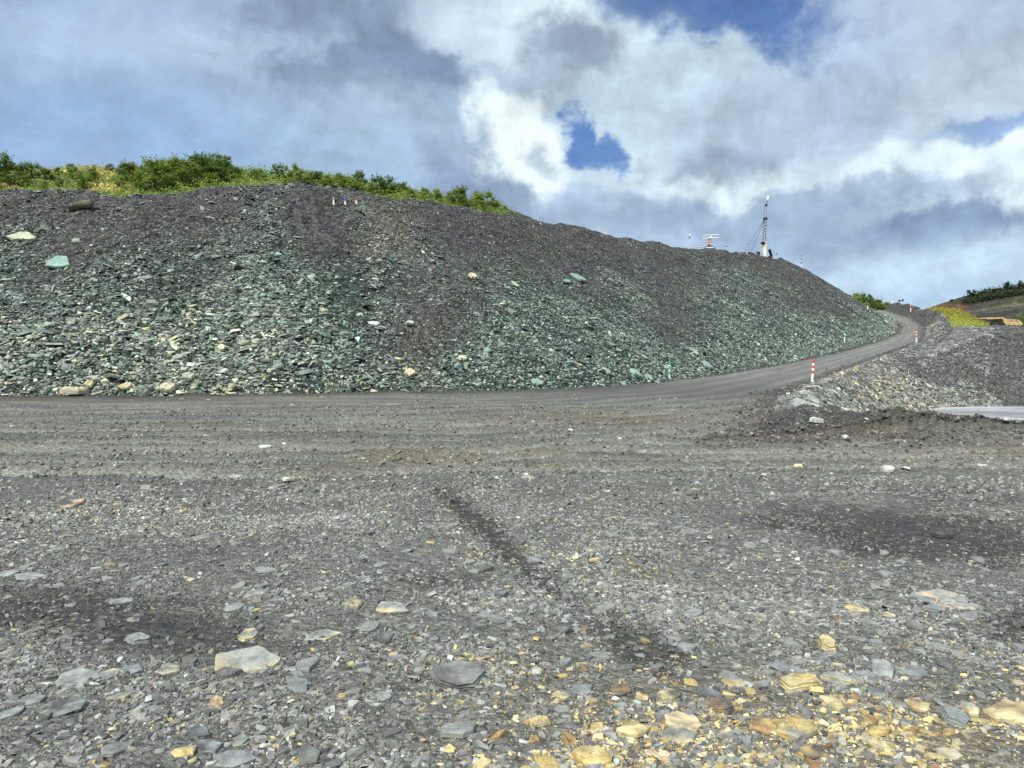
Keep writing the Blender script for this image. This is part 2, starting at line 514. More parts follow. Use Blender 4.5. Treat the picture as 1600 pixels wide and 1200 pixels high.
    z = np.where(low & (grassbank > .4), np.maximum(z, grassbank * (1 + .15 * fbm(x * .15, y * .15, 3, 59))), z)
    cls = np.where(dump, 2, np.where(road & (y > 34), 1, np.where(low & ((bank + ed + berm_e > base + .05) | (pl > base + .05)), 3, 0)))
    far = sstep(near, 260, 420)
    z = np.where(cls == 2, z, z * (1 - far) + far * 0.0)
    info = dict(dT=dT, aT=aT, dE=dE, aE=aE, dB=dB, dd=dd, veg=veg, px=px, rut=rut, lip=lip, low=low, pile=pl > np.maximum(base, bank + ed + berm_e), knoll=bump(x, y, 77, 181, 30, 16, 1.) * (~dump) * (kb > z - .6),
                grassbank=bump(x, y, 109, 198, 20, 16, 1.), capz=capz, berm=brm)
    return z, cls, info


def ground_z(x, y):
    z, _, _ = terrain(np.atleast_1d(np.asarray(x, float)), np.atleast_1d(np.asarray(y, float)))
    return z


def hit(pts, y0=2.0, y1=230.0, n=2600):
    """world points on the terrain under picture points"""
    Y = np.exp(np.linspace(math.log(y0), math.log(y1), n))
    out = []
    for px, py in pts:
        rx, ry, rz = ray(px, py)
        x = rx / ry * Y; zr = EYE + rz / ry * Y
        z, _, _ = terrain(x, Y)
        k = np.nonzero(z > zr)[0]
        k = k[0] if len(k) else n - 1
        out.append((x[k], Y[k], z[k]))
    return np.array(out)


def normal_at(x, y, e=0.25):
    zx = (ground_z(x + e, y) - ground_z(x - e, y)) / (2 * e)
    zy = (ground_z(x, y + e) - ground_z(x, y - e)) / (2 * e)
    n = np.stack([-zx, -zy, np.ones_like(zx)], -1)
    return n / np.linalg.norm(n, axis=-1, keepdims=True)


# ------------------------------------------------------------------ colour of the ground
def mixc(a, b, t):
    return a * (1 - t[:, None]) + np.asarray(b) * t[:, None]


DARK = np.array((.060, .058, .060)); GREY = np.array((.150, .146, .138)); BROWN = np.array((.105, .094, .083))


def px_gauss(px, py, cx, cy, rx, ry, rot=0.0):
    ca, sa = math.cos(rad(rot)), math.sin(rad(rot))
    u = ((px - cx) * ca + (py - cy) * sa) / rx
    v = (-(px - cx) * sa + (py - cy) * ca) / ry
    return np.exp(-u * u - v * v)


def ground_colour(x, y, z, cls, I):
    n = len(x)
    px, py = proj(x, y, z)
    c = np.tile(GREY, (n, 1)) * .92
    n1 = fbm(x * .5, y * .5, 4, 71); n2 = fbm(x * .25, y * 1.4, 4, 72)
    lane = sstep(y, 9.5, 12) * (cls == 0)
    c = mixc(c, (.190, .180, .162), lane)
    c = mixc(c, (.285, .268, .235), lane * sstep(n2, -.05, .2) * .7)
    c = mixc(c, (.120, .113, .105), lane * sstep(n2, .0, -.22) * .8)
    c = mixc(c, (.32, .305, .28), np.clip(I['rut'] * .85, 0, 1) * (cls < 2))
    c = mixc(c, (.08, .075, .07), np.clip(I['lip'] * .45, 0, 1) * (cls < 2))
    c = mixc(c, (.16, .13, .075), lane * sstep(fbm(x * .2, y * .5, 3, 75), .12, .28) * .6)
    # damp, darker ground in the near field (kinds of soil, as seen)
    wob = fbm(x * 1.6, y * 1.6, 4, 73) * 60 + fbm(x * 6, y * 6, 3, 74) * 44
    near = (cls == 0) & (y < 14)
    for cx, cy, rx, ry, ro, s in ((735, 808, 80, 26, 38, .8), (800, 868, 85, 30, 42, .7), (880, 935, 100, 34, 30, .55), (985, 1000, 110, 36, 22, .9), (690, 905, 80, 22, 0, .6),
                                  (200, 975, 320, 60, 8, .75), (300, 870, 220, 26, -4, .35), (1440, 835, 280, 46, 6, .85), (1590, 985, 60, 36, 10, .9), (1200, 820, 90, 12, 5, .7),
                                  (1350, 850, 130, 14, 14, .7), (1530, 870, 60, 22, 0, .8), (600, 800, 90, 14, 5, .35), (1480, 770, 200, 14, 2, .5)):
        g = px_gauss(px + wob, py + wob * .4, cx, cy, rx, ry, ro)
        c = mixc(c, (.045, .044, .045), sstep(g * s + .5 * fbm(x * 5, y * 5, 3, 76), .22, .62) * .85 * near)
    for cx, cy, rx, ry, ro, s in ((1070, 895, 70, 22, 10, .7), (1120, 810, 70, 18, -5, .5), (640, 865, 90, 20, 10, .5), (1310, 790, 90, 18, 0, .4)):
        g = px_gauss(px + wob, py + wob * .4, cx, cy, rx, ry, ro)
        c = mixc(c, (.20, .20, .192), np.clip(g * s, 0, .9) * near)
    c = mixc(c, (.30, .23, .11), near * np.clip(px_gauss(px, py, 1250, 1110, 330, 80, 4) * .7 * sstep(n1, -.2, .15), 0, 1))
    dS, _, aS = line_dist(x, y, SWEEP)
    sw = np.exp(-((dS + 1.5 * n1) / 4.6) ** 4) * (cls < 2) * (y > 12)
    c = mixc(c, (.150, .147, .140), sw * .8)
    for off in (-3.6, -1.7, .2, 2.1, 3.9):
        c = mixc(c, (.25, .24, .222), np.exp(-((np.sign(y - np.interp(x, SWEEP[:, 0], SWEEP[:, 1])) * dS - off + .5 * fbm(aS * .12, aS * 0 + off, 2, 78)) / .42) ** 2) * sw * .65)
        c = mixc(c, (.085, .082, .078), np.exp(-((np.sign(y - np.interp(x, SWEEP[:, 0], SWEEP[:, 1])) * dS - off - .8 + .5 * fbm(aS * .12, aS * 0 + off, 2, 78)) / .3) ** 2) * sw * .45)
    # windrow at the toe and the ramp
    wd = np.exp(-((I['dT'] - 1.2) / 1.25) ** 2) * (cls < 2) * sstep(I['aT'], 215, 185)
    c = mixc(c, (.058, .053, .050), np.clip(wd * 1.3, 0, .95))
    ramp_c = np.tile(np.array((.145, .141, .137)), (n, 1))
    wl = I['dT'] / np.maximum(I['dT'] + I['dE'], 1e-3)
    for p, wdt in ((.22, .07), (.42, .06), (.62, .07), (.82, .06)):
        ramp_c = mixc(ramp_c, (.25, .245, .235), np.exp(-((wl - p + .10 * n1) / wdt) ** 2) * np.clip(.62 + 1.4 * fbm(x * .06 + 9 * p, y * .06, 2, 79), 0, .9))
    ramp_c = mixc(ramp_c, (.07, .068, .068), np.exp(-(I['dT'] / .7) ** 2) * .6 + np.exp(-(I['dE'] / .6) ** 2) * .7)
    rm = (cls == 1) * sstep(y, 38, 58)
    c = mixc(c, (.105, .102, .098), (cls <= 1) * sstep(y, 26, 38) * sstep(x, -3, 4) * .6)
    c = c * (1 - rm[:, None]) + ramp_c * rm[:, None]
    # low ground, berm, mounds
    lowc = np.tile(np.array((.056, .052, .048)), (n, 1)) * (1 + .9 * n1)[:, None]
    c = np.where((I['low'] & (cls == 0))[:, None], lowc, c)
    c = mixc(c, (.070, .064, .058), np.clip(I['berm'] * 4.5, 0, .95) * ((cls == 0) & (x > 3.5)))
    # heap and embankment base (fines between the stones)
    s = slope_fines(x, y, cls, I)
    sm = (cls >= 2)
    c = np.where(sm[:, None], s, c)
    gv = sstep(fbm(x * .22, y * .22, 3, 77), -.12, .12)
    grass = mixc(np.tile(np.array((.10, .145, .035)), (n, 1)), (.34, .29, .08), gv * sstep(px, 230, 170))
    c = mixc(c, grass, I['veg']) if False else c * (1 - I['veg'][:, None]) + grass * I['veg'][:, None]
    kn = np.clip(I['knoll'] * 1.6, 0, 1) * (y > 160)
    c = c * (1 - kn[:, None]) + np.array((.085, .105, .035)) * kn[:, None]
    gb = np.clip(I['grassbank'] * 2.5 - .4, 0, 1) * (y > 165) * I['low']
    c = c * (1 - gb[:, None]) + np.array((.32, .33, .05)) * gb[:, None]
    return np.clip(c * (1 + .25 * n1[:, None]) * np.array([[1.0, 1.07, 1.0]]), .01, .9)


def heap_zones(x, y, I):
    """weights 0..1 of what kind of rock lies where on the big heap"""
    px = I['px']; aT = I['aT']; dT = I['dT']
    _, fr = 0, dT / np.maximum((I['capz']) / SLOPE, 3.0)           # 0 toe .. 1 crest
    w1 = fbm(aT * .09, dT * .12, 4, 81); w2 = fbm(aT * .35 + dT * .12, dT * .10, 4, 82); w3 = fbm(aT * .9, dT * .5, 3, 83)
    green = sstep(fr + .75 * w1 + .5 * w2 + .35 * w3, .86, .30)
    # tongues of purple fines that ran down the face
    tongue = np.zeros(x.shape)
    for p0, p1, wd, f0, f1 in ((150, 110, 40, .45, 1.0), (660, 690, 75, .12, 1.0), (735, 640, 45, .05, .75), (1010, 1085, 38, .10, .8), (330, 300, 40, .6, 1.), (880, 905, 28, .35, .95), (1240, 1290, 70, .2, 1.0), (480, 500, 40, .45, .95)):
        pc = p1 + (p0 - p1) * fr
        wob = 130 * w2 + 60 * w3
        g = np.exp(-((px - pc + wob) / (wd * 1.15)) ** 2) * sstep(fr, f0 - .05, f0 + .12) * sstep(fr, f1 + .1, f1 - .1)
        tongue = np.maximum(tongue, g)
    pale = sstep(fr + .3 * w2, .46, .10) * sstep(px + 120 * w1, 640, 300)
    beige = np.exp(-((px - 600 - 60 * (fr - .6)) / 42) ** 2) * sstep(fr, .5, .62) * sstep(fr, .98, .8) + \
        .45 * np.exp(-((px - 660) / 34) ** 2) * sstep(fr, .34, .2)
    foot = sstep(fr, .12, .03)
    return fr, np.clip(green * (1 - .72 * tongue), 0, 1), np.clip(tongue, 0, 1), pale, np.clip(beige, 0, 1), foot


def slope_fines(x, y, cls, I):
    fr, green, tongue, pale, beige, foot = heap_zones(x, y, I)
    n = len(x)
    c = np.tile(np.array((.060, .057, .056)), (n, 1))
    c = mixc(c, (.034, .054, .046), green)
    c = mixc(c, (.066, .064, .069), tongue * .9)
    c = mixc(c, (.10, .085, .062), beige * .7)
    c = np.where((cls == 3)[:, None], np.array((.085, .083, .083)), c)
    return c
# ------------------------------------------------------------------ materials
def new_mat(name):
    m = bpy.data.materials.new(name)
    m.use_nodes = True
    t = NT(m.node_tree)
    t.n.clear()
    o = t.node('ShaderNodeOutputMaterial')
    b = t.node('ShaderNodeBsdfPrincipled')
    t.l.new(b.outputs[0], o.inputs[0])
    return m, t, b, o


def soil_material(name, scales, bump_d, rough, attr='Col', chip_amt=.5):
    """stony soil: base colour from the mesh, broken up by two sizes of stone chips and grit"""
    m, t, b, o = new_mat(name)
    at_ = t.node('ShaderNodeAttribute', attribute_name=attr)
    geo = t.node('ShaderNodeTexCoord').outputs['Object']
    base = at_.outputs['Color']
    wob = t.vmath('ADD', geo, t.vmath('SCALE', t.vmath('SUBTRACT', t.noise(geo, scales[0] * .7, 3).outputs['Color'], (.5, .5, .5)), scale=.5 / scales[0]))
    colr, hgt = base, None
    for k, sc in enumerate(scales):
        v = t.voronoi(t.mapping(wob, rot=(0, 0, .5 * k), scale=(1, 1.35, 1)), sc)
        sepc = t.node('ShaderNodeSeparateColor')
        t.l.new(v.outputs['Color'], sepc.inputs[0])
        f = t.ramp(sepc.outputs[0], 0, 1, 1 - chip_amt, 1 + chip_amt * 1.25, False)
        colr = t.mix(1.0, colr, t.vmath('SCALE', (1, 1, 1), scale=f), 'MULTIPLY')
        h = t.math('MULTIPLY', t.math('SUBTRACT', sepc.outputs[1], v.outputs['Distance']), 1.0 / sc)
        hgt = h if hgt is None else t.math('ADD', hgt, h)
    gr = t.noise(geo, scales[-1] * 1.7, 5, .7)
    colr = t.mix(1.0, colr, t.vmath('SCALE', (1, 1, 1), scale=t.ramp(gr.outputs['Fac'], .25, .75, .6, 1.4, False)), 'MULTIPLY')
    t.l.new(colr, b.inputs['Base Color'])
    b.inputs['Roughness'].default_value = rough
    b.inputs['Specular IOR Level'].default_value = .3
    bp = t.node('ShaderNodeBump')
    bp.inputs['Strength'].default_value = .9
    bp.inputs['Distance'].default_value = bump_d
    t.put(bp.inputs['Height'], t.math('ADD', hgt, t.math('MULTIPLY', gr.outputs['Fac'], .6 / scales[-1])))
    t.l.new(bp.outputs[0], b.inputs['Normal'])
    return m


MAT_YARD = soil_material('stony_soil', (14, 36, 80), .6, .85, chip_amt=.24)
MAT_ROAD = soil_material('compacted_soil', (14, 45), .5, .85, chip_amt=.16)
MAT_HEAP = soil_material('heap_fines', (3.2, 8, 22), .9, .85, chip_amt=.5)


def stone_material(name, rough=.55, spec=.45, mottling=.30, scale=30):
    """slate: colour of each stone from the mesh, cleavage streaks and mottling on top"""
    m, t, b, o = new_mat(name)
    at_ = t.node('ShaderNodeAttribute', attribute_name='Col')
    geo = t.node('ShaderNodeTexCoord').outputs['Object']
    n = t.noise(geo, scale, 5, .65)
    n2 = t.noise(t.mapping(geo, scale=(1, 1, 3)), scale * .22, 4, .6)
    f = t.math('MULTIPLY', t.ramp(n.outputs['Fac'], .2, .8, 1 - mottling, 1 + mottling, False), t.ramp(n2.outputs['Fac'], .2, .8, 1 - mottling, 1 + mottling, False))
    stain = t.ramp(t.noise(t.mapping(geo, (3, 7, 1)), scale * .45, 5, .7).outputs['Fac'], .46, .68)
    dirt = t.mix(.55, at_.outputs['Color'], (.085, .078, .068))          # grey silt and rust clinging to each stone
    basec = t.mix(t.math('MULTIPLY', stain, .75), at_.outputs['Color'], dirt)
    t.l.new(t.mix(1.0, basec, t.vmath('SCALE', (1, 1, 1), scale=f), 'MULTIPLY'), b.inputs['Base Color'])
    b.inputs['Roughness'].default_value = rough
    b.inputs['Specular IOR Level'].default_value = spec
    bp = t.node('ShaderNodeBump')
    bp.inputs['Strength'].default_value = .5
    bp.inputs['Distance'].default_value = .25 / scale
    t.put(bp.inputs['Height'], n.outputs['Fac'])
    t.l.new(bp.outputs[0], b.inputs['Normal'])
    return m


MAT_CHIP = stone_material('slate_chip', scale=60)
MAT_ROCK = stone_material('slate_rock', scale=9)


def tag(o, label=None, cat=None, group=None, kind=None):
    if label: o['label'] = label
    if cat: o['category'] = cat
    if group: o['group'] = group
    if kind or cat: o['kind'] = kind or 'thing'
    return o


def link(name, me, mats=None, parent=None):
    o = bpy.data.objects.new(name, me)
    if mats is not None:
        for m in (mats if isinstance(mats, (list, tuple)) else [mats]):
            me.materials.append(m)
    col.objects.link(o)
    if parent is not None:
        o.parent = parent
    return o


def raw_mesh(name, verts, loops, sizes, face_col=None, vert_col=None, smooth=False, mat_idx=None):
    me = bpy.data.meshes.new(name)
    nv, nl, nf = len(verts), len(loops), len(sizes)
    me.vertices.add(nv); me.loops.add(nl); me.polygons.add(nf)
    me.vertices.foreach_set('co', np.asarray(verts, np.float32).ravel())
    me.loops.foreach_set('vertex_index', np.asarray(loops, np.int32))
    st = np.concatenate([[0], np.cumsum(sizes)[:-1]]).astype(np.int32)
    me.polygons.foreach_set('loop_start', st)
    me.polygons.foreach_set('use_smooth', np.full(nf, smooth, bool))
    if mat_idx is not None:
        me.polygons.foreach_set('material_index', np.asarray(mat_idx, np.int32))
    for dom, cc in (('FACE', face_col), ('POINT', vert_col)):
        if cc is not None:
            a = me.attributes.new('Col', 'FLOAT_COLOR', dom)
            c4 = np.ones((len(cc), 4), np.float32); c4[:, :3] = cc
            a.data.foreach_set('color', c4.ravel())
    me.update(calc_edges=True)
    return me


# ------------------------------------------------------------------ the ground, ramp, heap and embankment as one continuous terrain
def build_terrain():
    fine = np.linspace(-46, 44, 640)
    coarse = np.concatenate([np.linspace(50, 180, 16), np.linspace(-174, -52, 16)])
    angs = np.concatenate([fine, coarse])
    order = np.argsort(angs); angs = np.radians(angs[order])
    r1 = np.exp(np.linspace(math.log(1.2), math.log(26), 260))
    r2 = np.exp(np.linspace(math.log(26), math.log(175), 470))[1:]
    r3 = np.exp(np.linspace(math.log(175), math.log(3000), 46))[1:]
    rr = np.concatenate([[0.02, .6], r1, r2, r3])
    na, nr = len(angs), len(rr)
    A, R = np.meshgrid(angs, rr, indexing='ij')
    x = (R * np.sin(A)).ravel(); y = (R * np.cos(A)).ravel()
    Z = np.empty(x.shape); C = np.empty(x.shape, int); cc = np.empty((len(x), 3))
    ch = 150000
    for k in range(0, len(x), ch):
        sl = slice(k, k + ch)
        z, c_, I = terrain(x[sl], y[sl])
        Z[sl] = z; C[sl] = c_
        cc[sl] = ground_colour(x[sl], y[sl], z, c_, I)
    V = np.stack([x, y, Z], -1)
    ia, ir = np.meshgrid(np.arange(na), np.arange(nr - 1), indexing='ij')
    ja = (ia + 1) % na
    q = np.stack([ia * nr + ir, ja * nr + ir, ja * nr + ir + 1, ia * nr + ir + 1], -1).reshape(-1, 4)[:, ::-1]
    qc = np.max(C[q], axis=1)
    for k, (nm, mat) in enumerate((('ground', MAT_YARD), ('road', MAT_ROAD), ('hill', MAT_HEAP), ('embankment', MAT_HEAP))):
        f = q[qc == k]
        used, inv = np.unique(f.ravel(), return_inverse=True)
        me = raw_mesh(nm, V[used], inv, np.full(len(f), 4), vert_col=cc[used], smooth=True)
        tag(link(nm, me, mat), kind='structure')


build_terrain()

# the pond in the hollow on the right
def build_water():
    m, t, b, o = new_mat('muddy_water')
    geo = t.node('ShaderNodeTexCoord').outputs['Object']
    n = t.noise(t.mapping(geo, scale=(.22, 1, 1)), .45, 5, .65)
    t.l.new(t.mix(t.ramp(n.outputs['Fac'], .4, .62), (.62, .64, .68), (.24, .26, .28)), b.inputs['Base Color'])
    b.inputs['Roughness'].default_value = .22
    bp = t.node('ShaderNodeBump'); bp.inputs['Strength'].default_value = .12; bp.inputs['Distance'].default_value = .03
    t.put(bp.inputs['Height'], t.noise(geo, 6, 3).outputs['Fac'])
    t.l.new(bp.outputs[0], b.inputs['Normal'])
    bm = bmesh.new()
    vs = [bm.verts.new(v) for v in ((20, 46, -2.45), (120, 46, -2.45), (120, 84, -2.45), (30, 84, -2.45))]
    bm.faces.new(vs)
    me = bpy.data.meshes.new('water'); bm.to_mesh(me); bm.free()
    tag(link('water', me, m), kind='structure')


build_water()
# ------------------------------------------------------------------ loose stone: thousands of real slate chips
def chips_mesh(name, P, N, r, asp, th, C, k=6, lift=.25, jz=.25):
    """flat angular chips: an irregular polygon with a smaller, uneven top face"""
    n = len(P)
    up = N / np.linalg.norm(N, axis=1, keepdims=True)
    ref = np.where(np.abs(up[:, 2:3]) > .9, np.array([[1., 0, 0]]), np.array([[0, 0, 1.]]))
    a = np.cross(up, ref); a /= np.linalg.norm(a, axis=1, keepdims=True)
    b = np.cross(up, a)
    yaw = rng.uniform(0, 2 * np.pi, n)
    ta = a * np.cos(yaw)[:, None] + b * np.sin(yaw)[:, None]
    tb = -a * np.sin(yaw)[:, None] + b * np.cos(yaw)[:, None]
    ang = (np.arange(k)[None] + rng.uniform(-.47, .47, (n, k))) * 2 * np.pi / k
    rad_ = r[:, None] * rng.uniform(.60, 1.25, (n, k))
    u = np.cos(ang) * rad_; v = np.sin(ang) * rad_ * asp[:, None]
    h = th[:, None] * np.ones((n, k))
    sh = .90 - .16 * rng.random((n, k))
    zt = h * (.5 + rng.uniform(-jz, jz, (n, k)))
    base = P + up * (th * lift)[:, None]
    top = base[:, None] + ta[:, None] * (u * sh)[..., None] + tb[:, None] * (v * sh)[..., None] + up[:, None] * zt[..., None]
    bot = base[:, None] + ta[:, None] * u[..., None] + tb[:, None] * v[..., None] - up[:, None] * (h * .5)[..., None]
    V = np.concatenate([top, bot], 1).reshape(-1, 3)
    off = (np.arange(n) * 2 * k)[:, None]
    i = np.arange(k)
    j = (i + 1) % k
    topf = off + i[None]
    side = np.stack([i, i + k, j + k, j], -1).reshape(-1)
    sides = off + side[None]
    loops = np.concatenate([topf, sides], 1).ravel()
    sizes = np.tile(np.array([k] + [4] * k), n)
    C = C * np.array([[.98, 1.02, .965]])
    fc = np.repeat(C[:, None], k + 1, 1) * rng.uniform(.88, 1.1, (n, k + 1, 1))
    return raw_mesh(name, V, loops, sizes, face_col=fc.reshape(-1, 3))


def palette(n, choices, weights, jitter=.22):
    choices = np.array(choices)
    idx = rng.choice(len(choices), n, p=np.array(weights) / sum(weights))
    c = choices[idx] * np.exp(rng.normal(0, jitter, (n, 1)))
    return np.clip(c * rng.uniform(.95, 1.05, (n, 3)), .015, .85)


GREYS = [(.165, .165, .157), (.215, .219, .212), (.285, .293, .288), (.10, .099, .097), (.24, .23, .20), (.40, .40, .38)]
GREY_W = [.32, .25, .10, .22, .10, .012]
OCHRE = [(.47, .37, .155), (.50, .42, .21), (.34, .24, .10), (.42, .355, .24), (.26, .15, .07), (.56, .49, .31)]
OCH_W = [.24, .20, .16, .24, .06, .10]


def rand_tilt(N, amt):
    t = rng.normal(0, 1, N.shape) * np.reshape(amt, (-1, 1))
    v = N + t
    return v / np.linalg.norm(v, axis=1, keepdims=True)


def polar(n, d0, d1, a0=-47, a1=47):
    d = np.sqrt(rng.uniform(d0 ** 2, d1 ** 2, n)); a = np.radians(rng.uniform(a0, a1, n))
    return d * np.sin(a), d * np.cos(a)


def ochre_prob(x, y, z):
    px, py = proj(x, y, z)
    g = px_gauss(px, py, 1230, 1140, 360, 75, 3) * .62 + px_gauss(px, py, 960, 1170, 260, 55, 0) * .45 + px_gauss(px, py, 1530, 1130, 160, 60, 0) * .45
    g += px_gauss(px, py, 960, 880, 60, 26, 0) * .25 + px_gauss(px, py, 150, 815, 220, 24, 4) * .10 + px_gauss(px, py, 700, 1040, 140, 30, 0) * .25 + px_gauss(px, py, 760, 860, 90, 18, 0) * .2
    g += px_gauss(px, py, 300, 1160, 320, 50, 0) * .09
    pat = fbm(x * 1.7, y * 1.7, 3, 91)
    return np.clip(.006 + g * (.72 + 1.2 * pat) + .03 * sstep(pat, .08, .25), 0, .75)


def fines_field(x, y, z):
    """where fine dark grit covers the stones"""
    px, py = proj(x, y, z)
    f = np.zeros(len(x))
    for cx, cy, rx, ry, ro, s in ((200, 975, 310, 54, 8, .95), (735, 808, 70, 16, 38, .95), (800, 868, 70, 18, 42, .75), (880, 935, 90, 22, 30, .5), (985, 1000, 100, 30, 22, .7), (330, 870, 150, 18, -4, .5), (1070, 895, 80, 22, 10, .9),
                                  (1440, 835, 280, 48, 6, .88), (1590, 985, 60, 30, 10, .7), (720, 905, 60, 16, 0, .6), (1120, 810, 70, 18, -5, .8), (640, 865, 90, 18, 10, .5), (450, 1030, 60, 16, 0, .5)):
        f = np.maximum(f, s * px_gauss(px, py, cx, cy, rx, ry, ro))
    return f


def yard_scatter(n, d0, d1, r0, r1, thk, tilt, och_mul=1.0, k=6, power=1.0, keep=None, col_gain=1.0):
    x, y = polar(n, d0, d1)
    z, cls, I = terrain(x, y)
    ok = (cls == 0) & ~I['low']
    ff = fines_field(x, y, z)
    clump = fbm(x * 2.3, y * 2.3, 3, 93) + .5 * fbm(x * .8, y * .8, 2, 94)
    pr = (1 - .92 * ff) * np.clip(.65 + 1.7 * clump, .10, 1)
    if keep is not None: pr = pr * keep(x, y, I)
    ok &= rng.random(n) < pr
    x, y, z = x[ok], y[ok], z[ok]
    n = len(x)
    r = r0 + (r1 - r0) * rng.random(n) ** 2.2
    och = rng.random(n) < ochre_prob(x, y, z) * och_mul
    C = np.where(och[:, None], palette(n, OCHRE, OCH_W), palette(n, GREYS, GREY_W)) * col_gain
    px_, py_ = proj(x, y, z)
    palegr = px_gauss(px_, py_, 330, 795, 460, 30, 1) + .6 * px_gauss(px_, py_, 1150, 900, 260, 50, 0) + .5 * px_gauss(px_, py_, 560, 900, 300, 50, 0)
    C = C * (1.08 + .55 * palegr * (.6 + 1.6 * fbm(x * .9, y * .9, 3, 98)))[:, None] * np.exp(rng.normal(0, .11, (n, 1)))
    C = C * (1 - .55 * np.clip(fines_field(x, y, z), 0, 1))[:, None]
    N = rand_tilt(np.tile(np.array([[0, 0, 1.]]), (n, 1)), tilt * rng.uniform(.4, 1.6, n))
    return dict(P=np.stack([x, y, z], -1), N=N, r=r, asp=rng.uniform(.30, .85, n), th=r * rng.uniform(*thk, n), C=C, k=k)


def emit(name, parts, mat, label=None, k=6):
    cat = {q: np.concatenate([p[q] for p in parts]) for q in ('P', 'N', 'r', 'asp', 'th', 'C')}
    me = chips_mesh(name, cat['P'], cat['N'], cat['r'], cat['asp'], cat['th'], cat['C'], k=k)
    o = link(name, me, mat)
    tag(o, label, kind='stuff')
    return o, len(cat['r'])


COUNT = {}
lane_gap = lambda x, y, I: np.clip(1 - .85 * I['rut'], .05, 1) * np.where(y > 10.5, np.clip(.10 + 1.1 * fbm(x * .3, y * 1.2, 3, 95) + .6 * sstep(y, 15, 11), .05, .8), 1)
near_parts = [
    yard_scatter(140000, 1.8, 5.2, .004, .013, (.35, .8), .30),
    yard_scatter(130000, 4.8, 9.5, .007, .019, (.35, .8), .28),
    yard_scatter(50000, 1.8, 5.6, .012, .034, (.22, .5), .22),
    yard_scatter(36000, 5.2, 11.5, .017, .042, (.22, .5), .22),
    yard_scatter(7500, 1.8, 5.5, .025, .05, (.2, .45), .2, 1.1),
]
_, COUNT['gravel'] = emit('gravel', near_parts, MAT_CHIP, 'loose grey and ochre slate gravel covering the foreground', k=5)
mid_parts = [
    yard_scatter(34000, 9, 20, .018, .045, (.4, .9), .35, .45, keep=lane_gap),
    yard_scatter(22000, 14, 36, .025, .07, (.4, .9), .35, .3, keep=lane_gap, col_gain=.9),
    yard_scatter(900, 10, 34, .06, .13, (.2, .5), .15, .3, keep=lane_gap, col_gain=1.5),
]
# churned clods of dark earth along the lane
def clods(n):
    x, y = polar(n, 8.5, 27)
    z, cls, I = terrain(x, y)
    band = np.clip(fbm(x * .25, y * .9, 3, 97) * 4 + .30 + I['lip'], 0, 1) * (1 - .9 * I['rut'])
    ok = (cls == 0) & ~I['low'] & (rng.random(n) < band)
    x, y, z = x[ok], y[ok], z[ok]; n = len(x)
    r = .015 + .038 * rng.random(n) ** 2.5
    return dict(P=np.stack([x, y, z], -1), N=rand_tilt(np.tile(np.array([[0, 0, 1.]]), (n, 1)), np.full(n, .5)), r=r, asp=rng.uniform(.6, 1, n), th=r * rng.uniform(.7, 1.2, n),
                C=palette(n, [(.17, .16, .145), (.125, .118, .108), (.22, .21, .19)], [1, 1, .8], .15))
mid_parts.append(clods(22000))
_, COUNT['grit'] = emit('rubble', mid_parts, MAT_CHIP, 'small clods and stone chips strewn over the dirt lane', k=5)

# chips of the heap face
GREEN = [(.120, .170, .145), (.175, .240, .205), (.065, .092, .082), (.34, .42, .37), (.26, .29, .21), (.04, .055, .05)]
GREEN_W = [.27, .21, .20, .11, .09, .12]
PALE = [(.29, .33, .27), (.38, .40, .31), (.19, .225, .195), (.46, .43, .28), (.25, .28, .27), (.10, .115, .10)]
PALE_W = [.25, .2, .25, .07, .15, .12]
PURP = [(.080, .078, .085), (.112, .110, .118), (.050, .049, .054), (.175, .175, .182), (.28, .29, .275)]
PURP_W = [.32, .27, .26, .11, .04]
BEIGE = [(.30, .25, .19), (.20, .175, .14), (.38, .33, .24), (.14, .125, .11)]
BEIGE_W = [.3, .3, .15, .25]


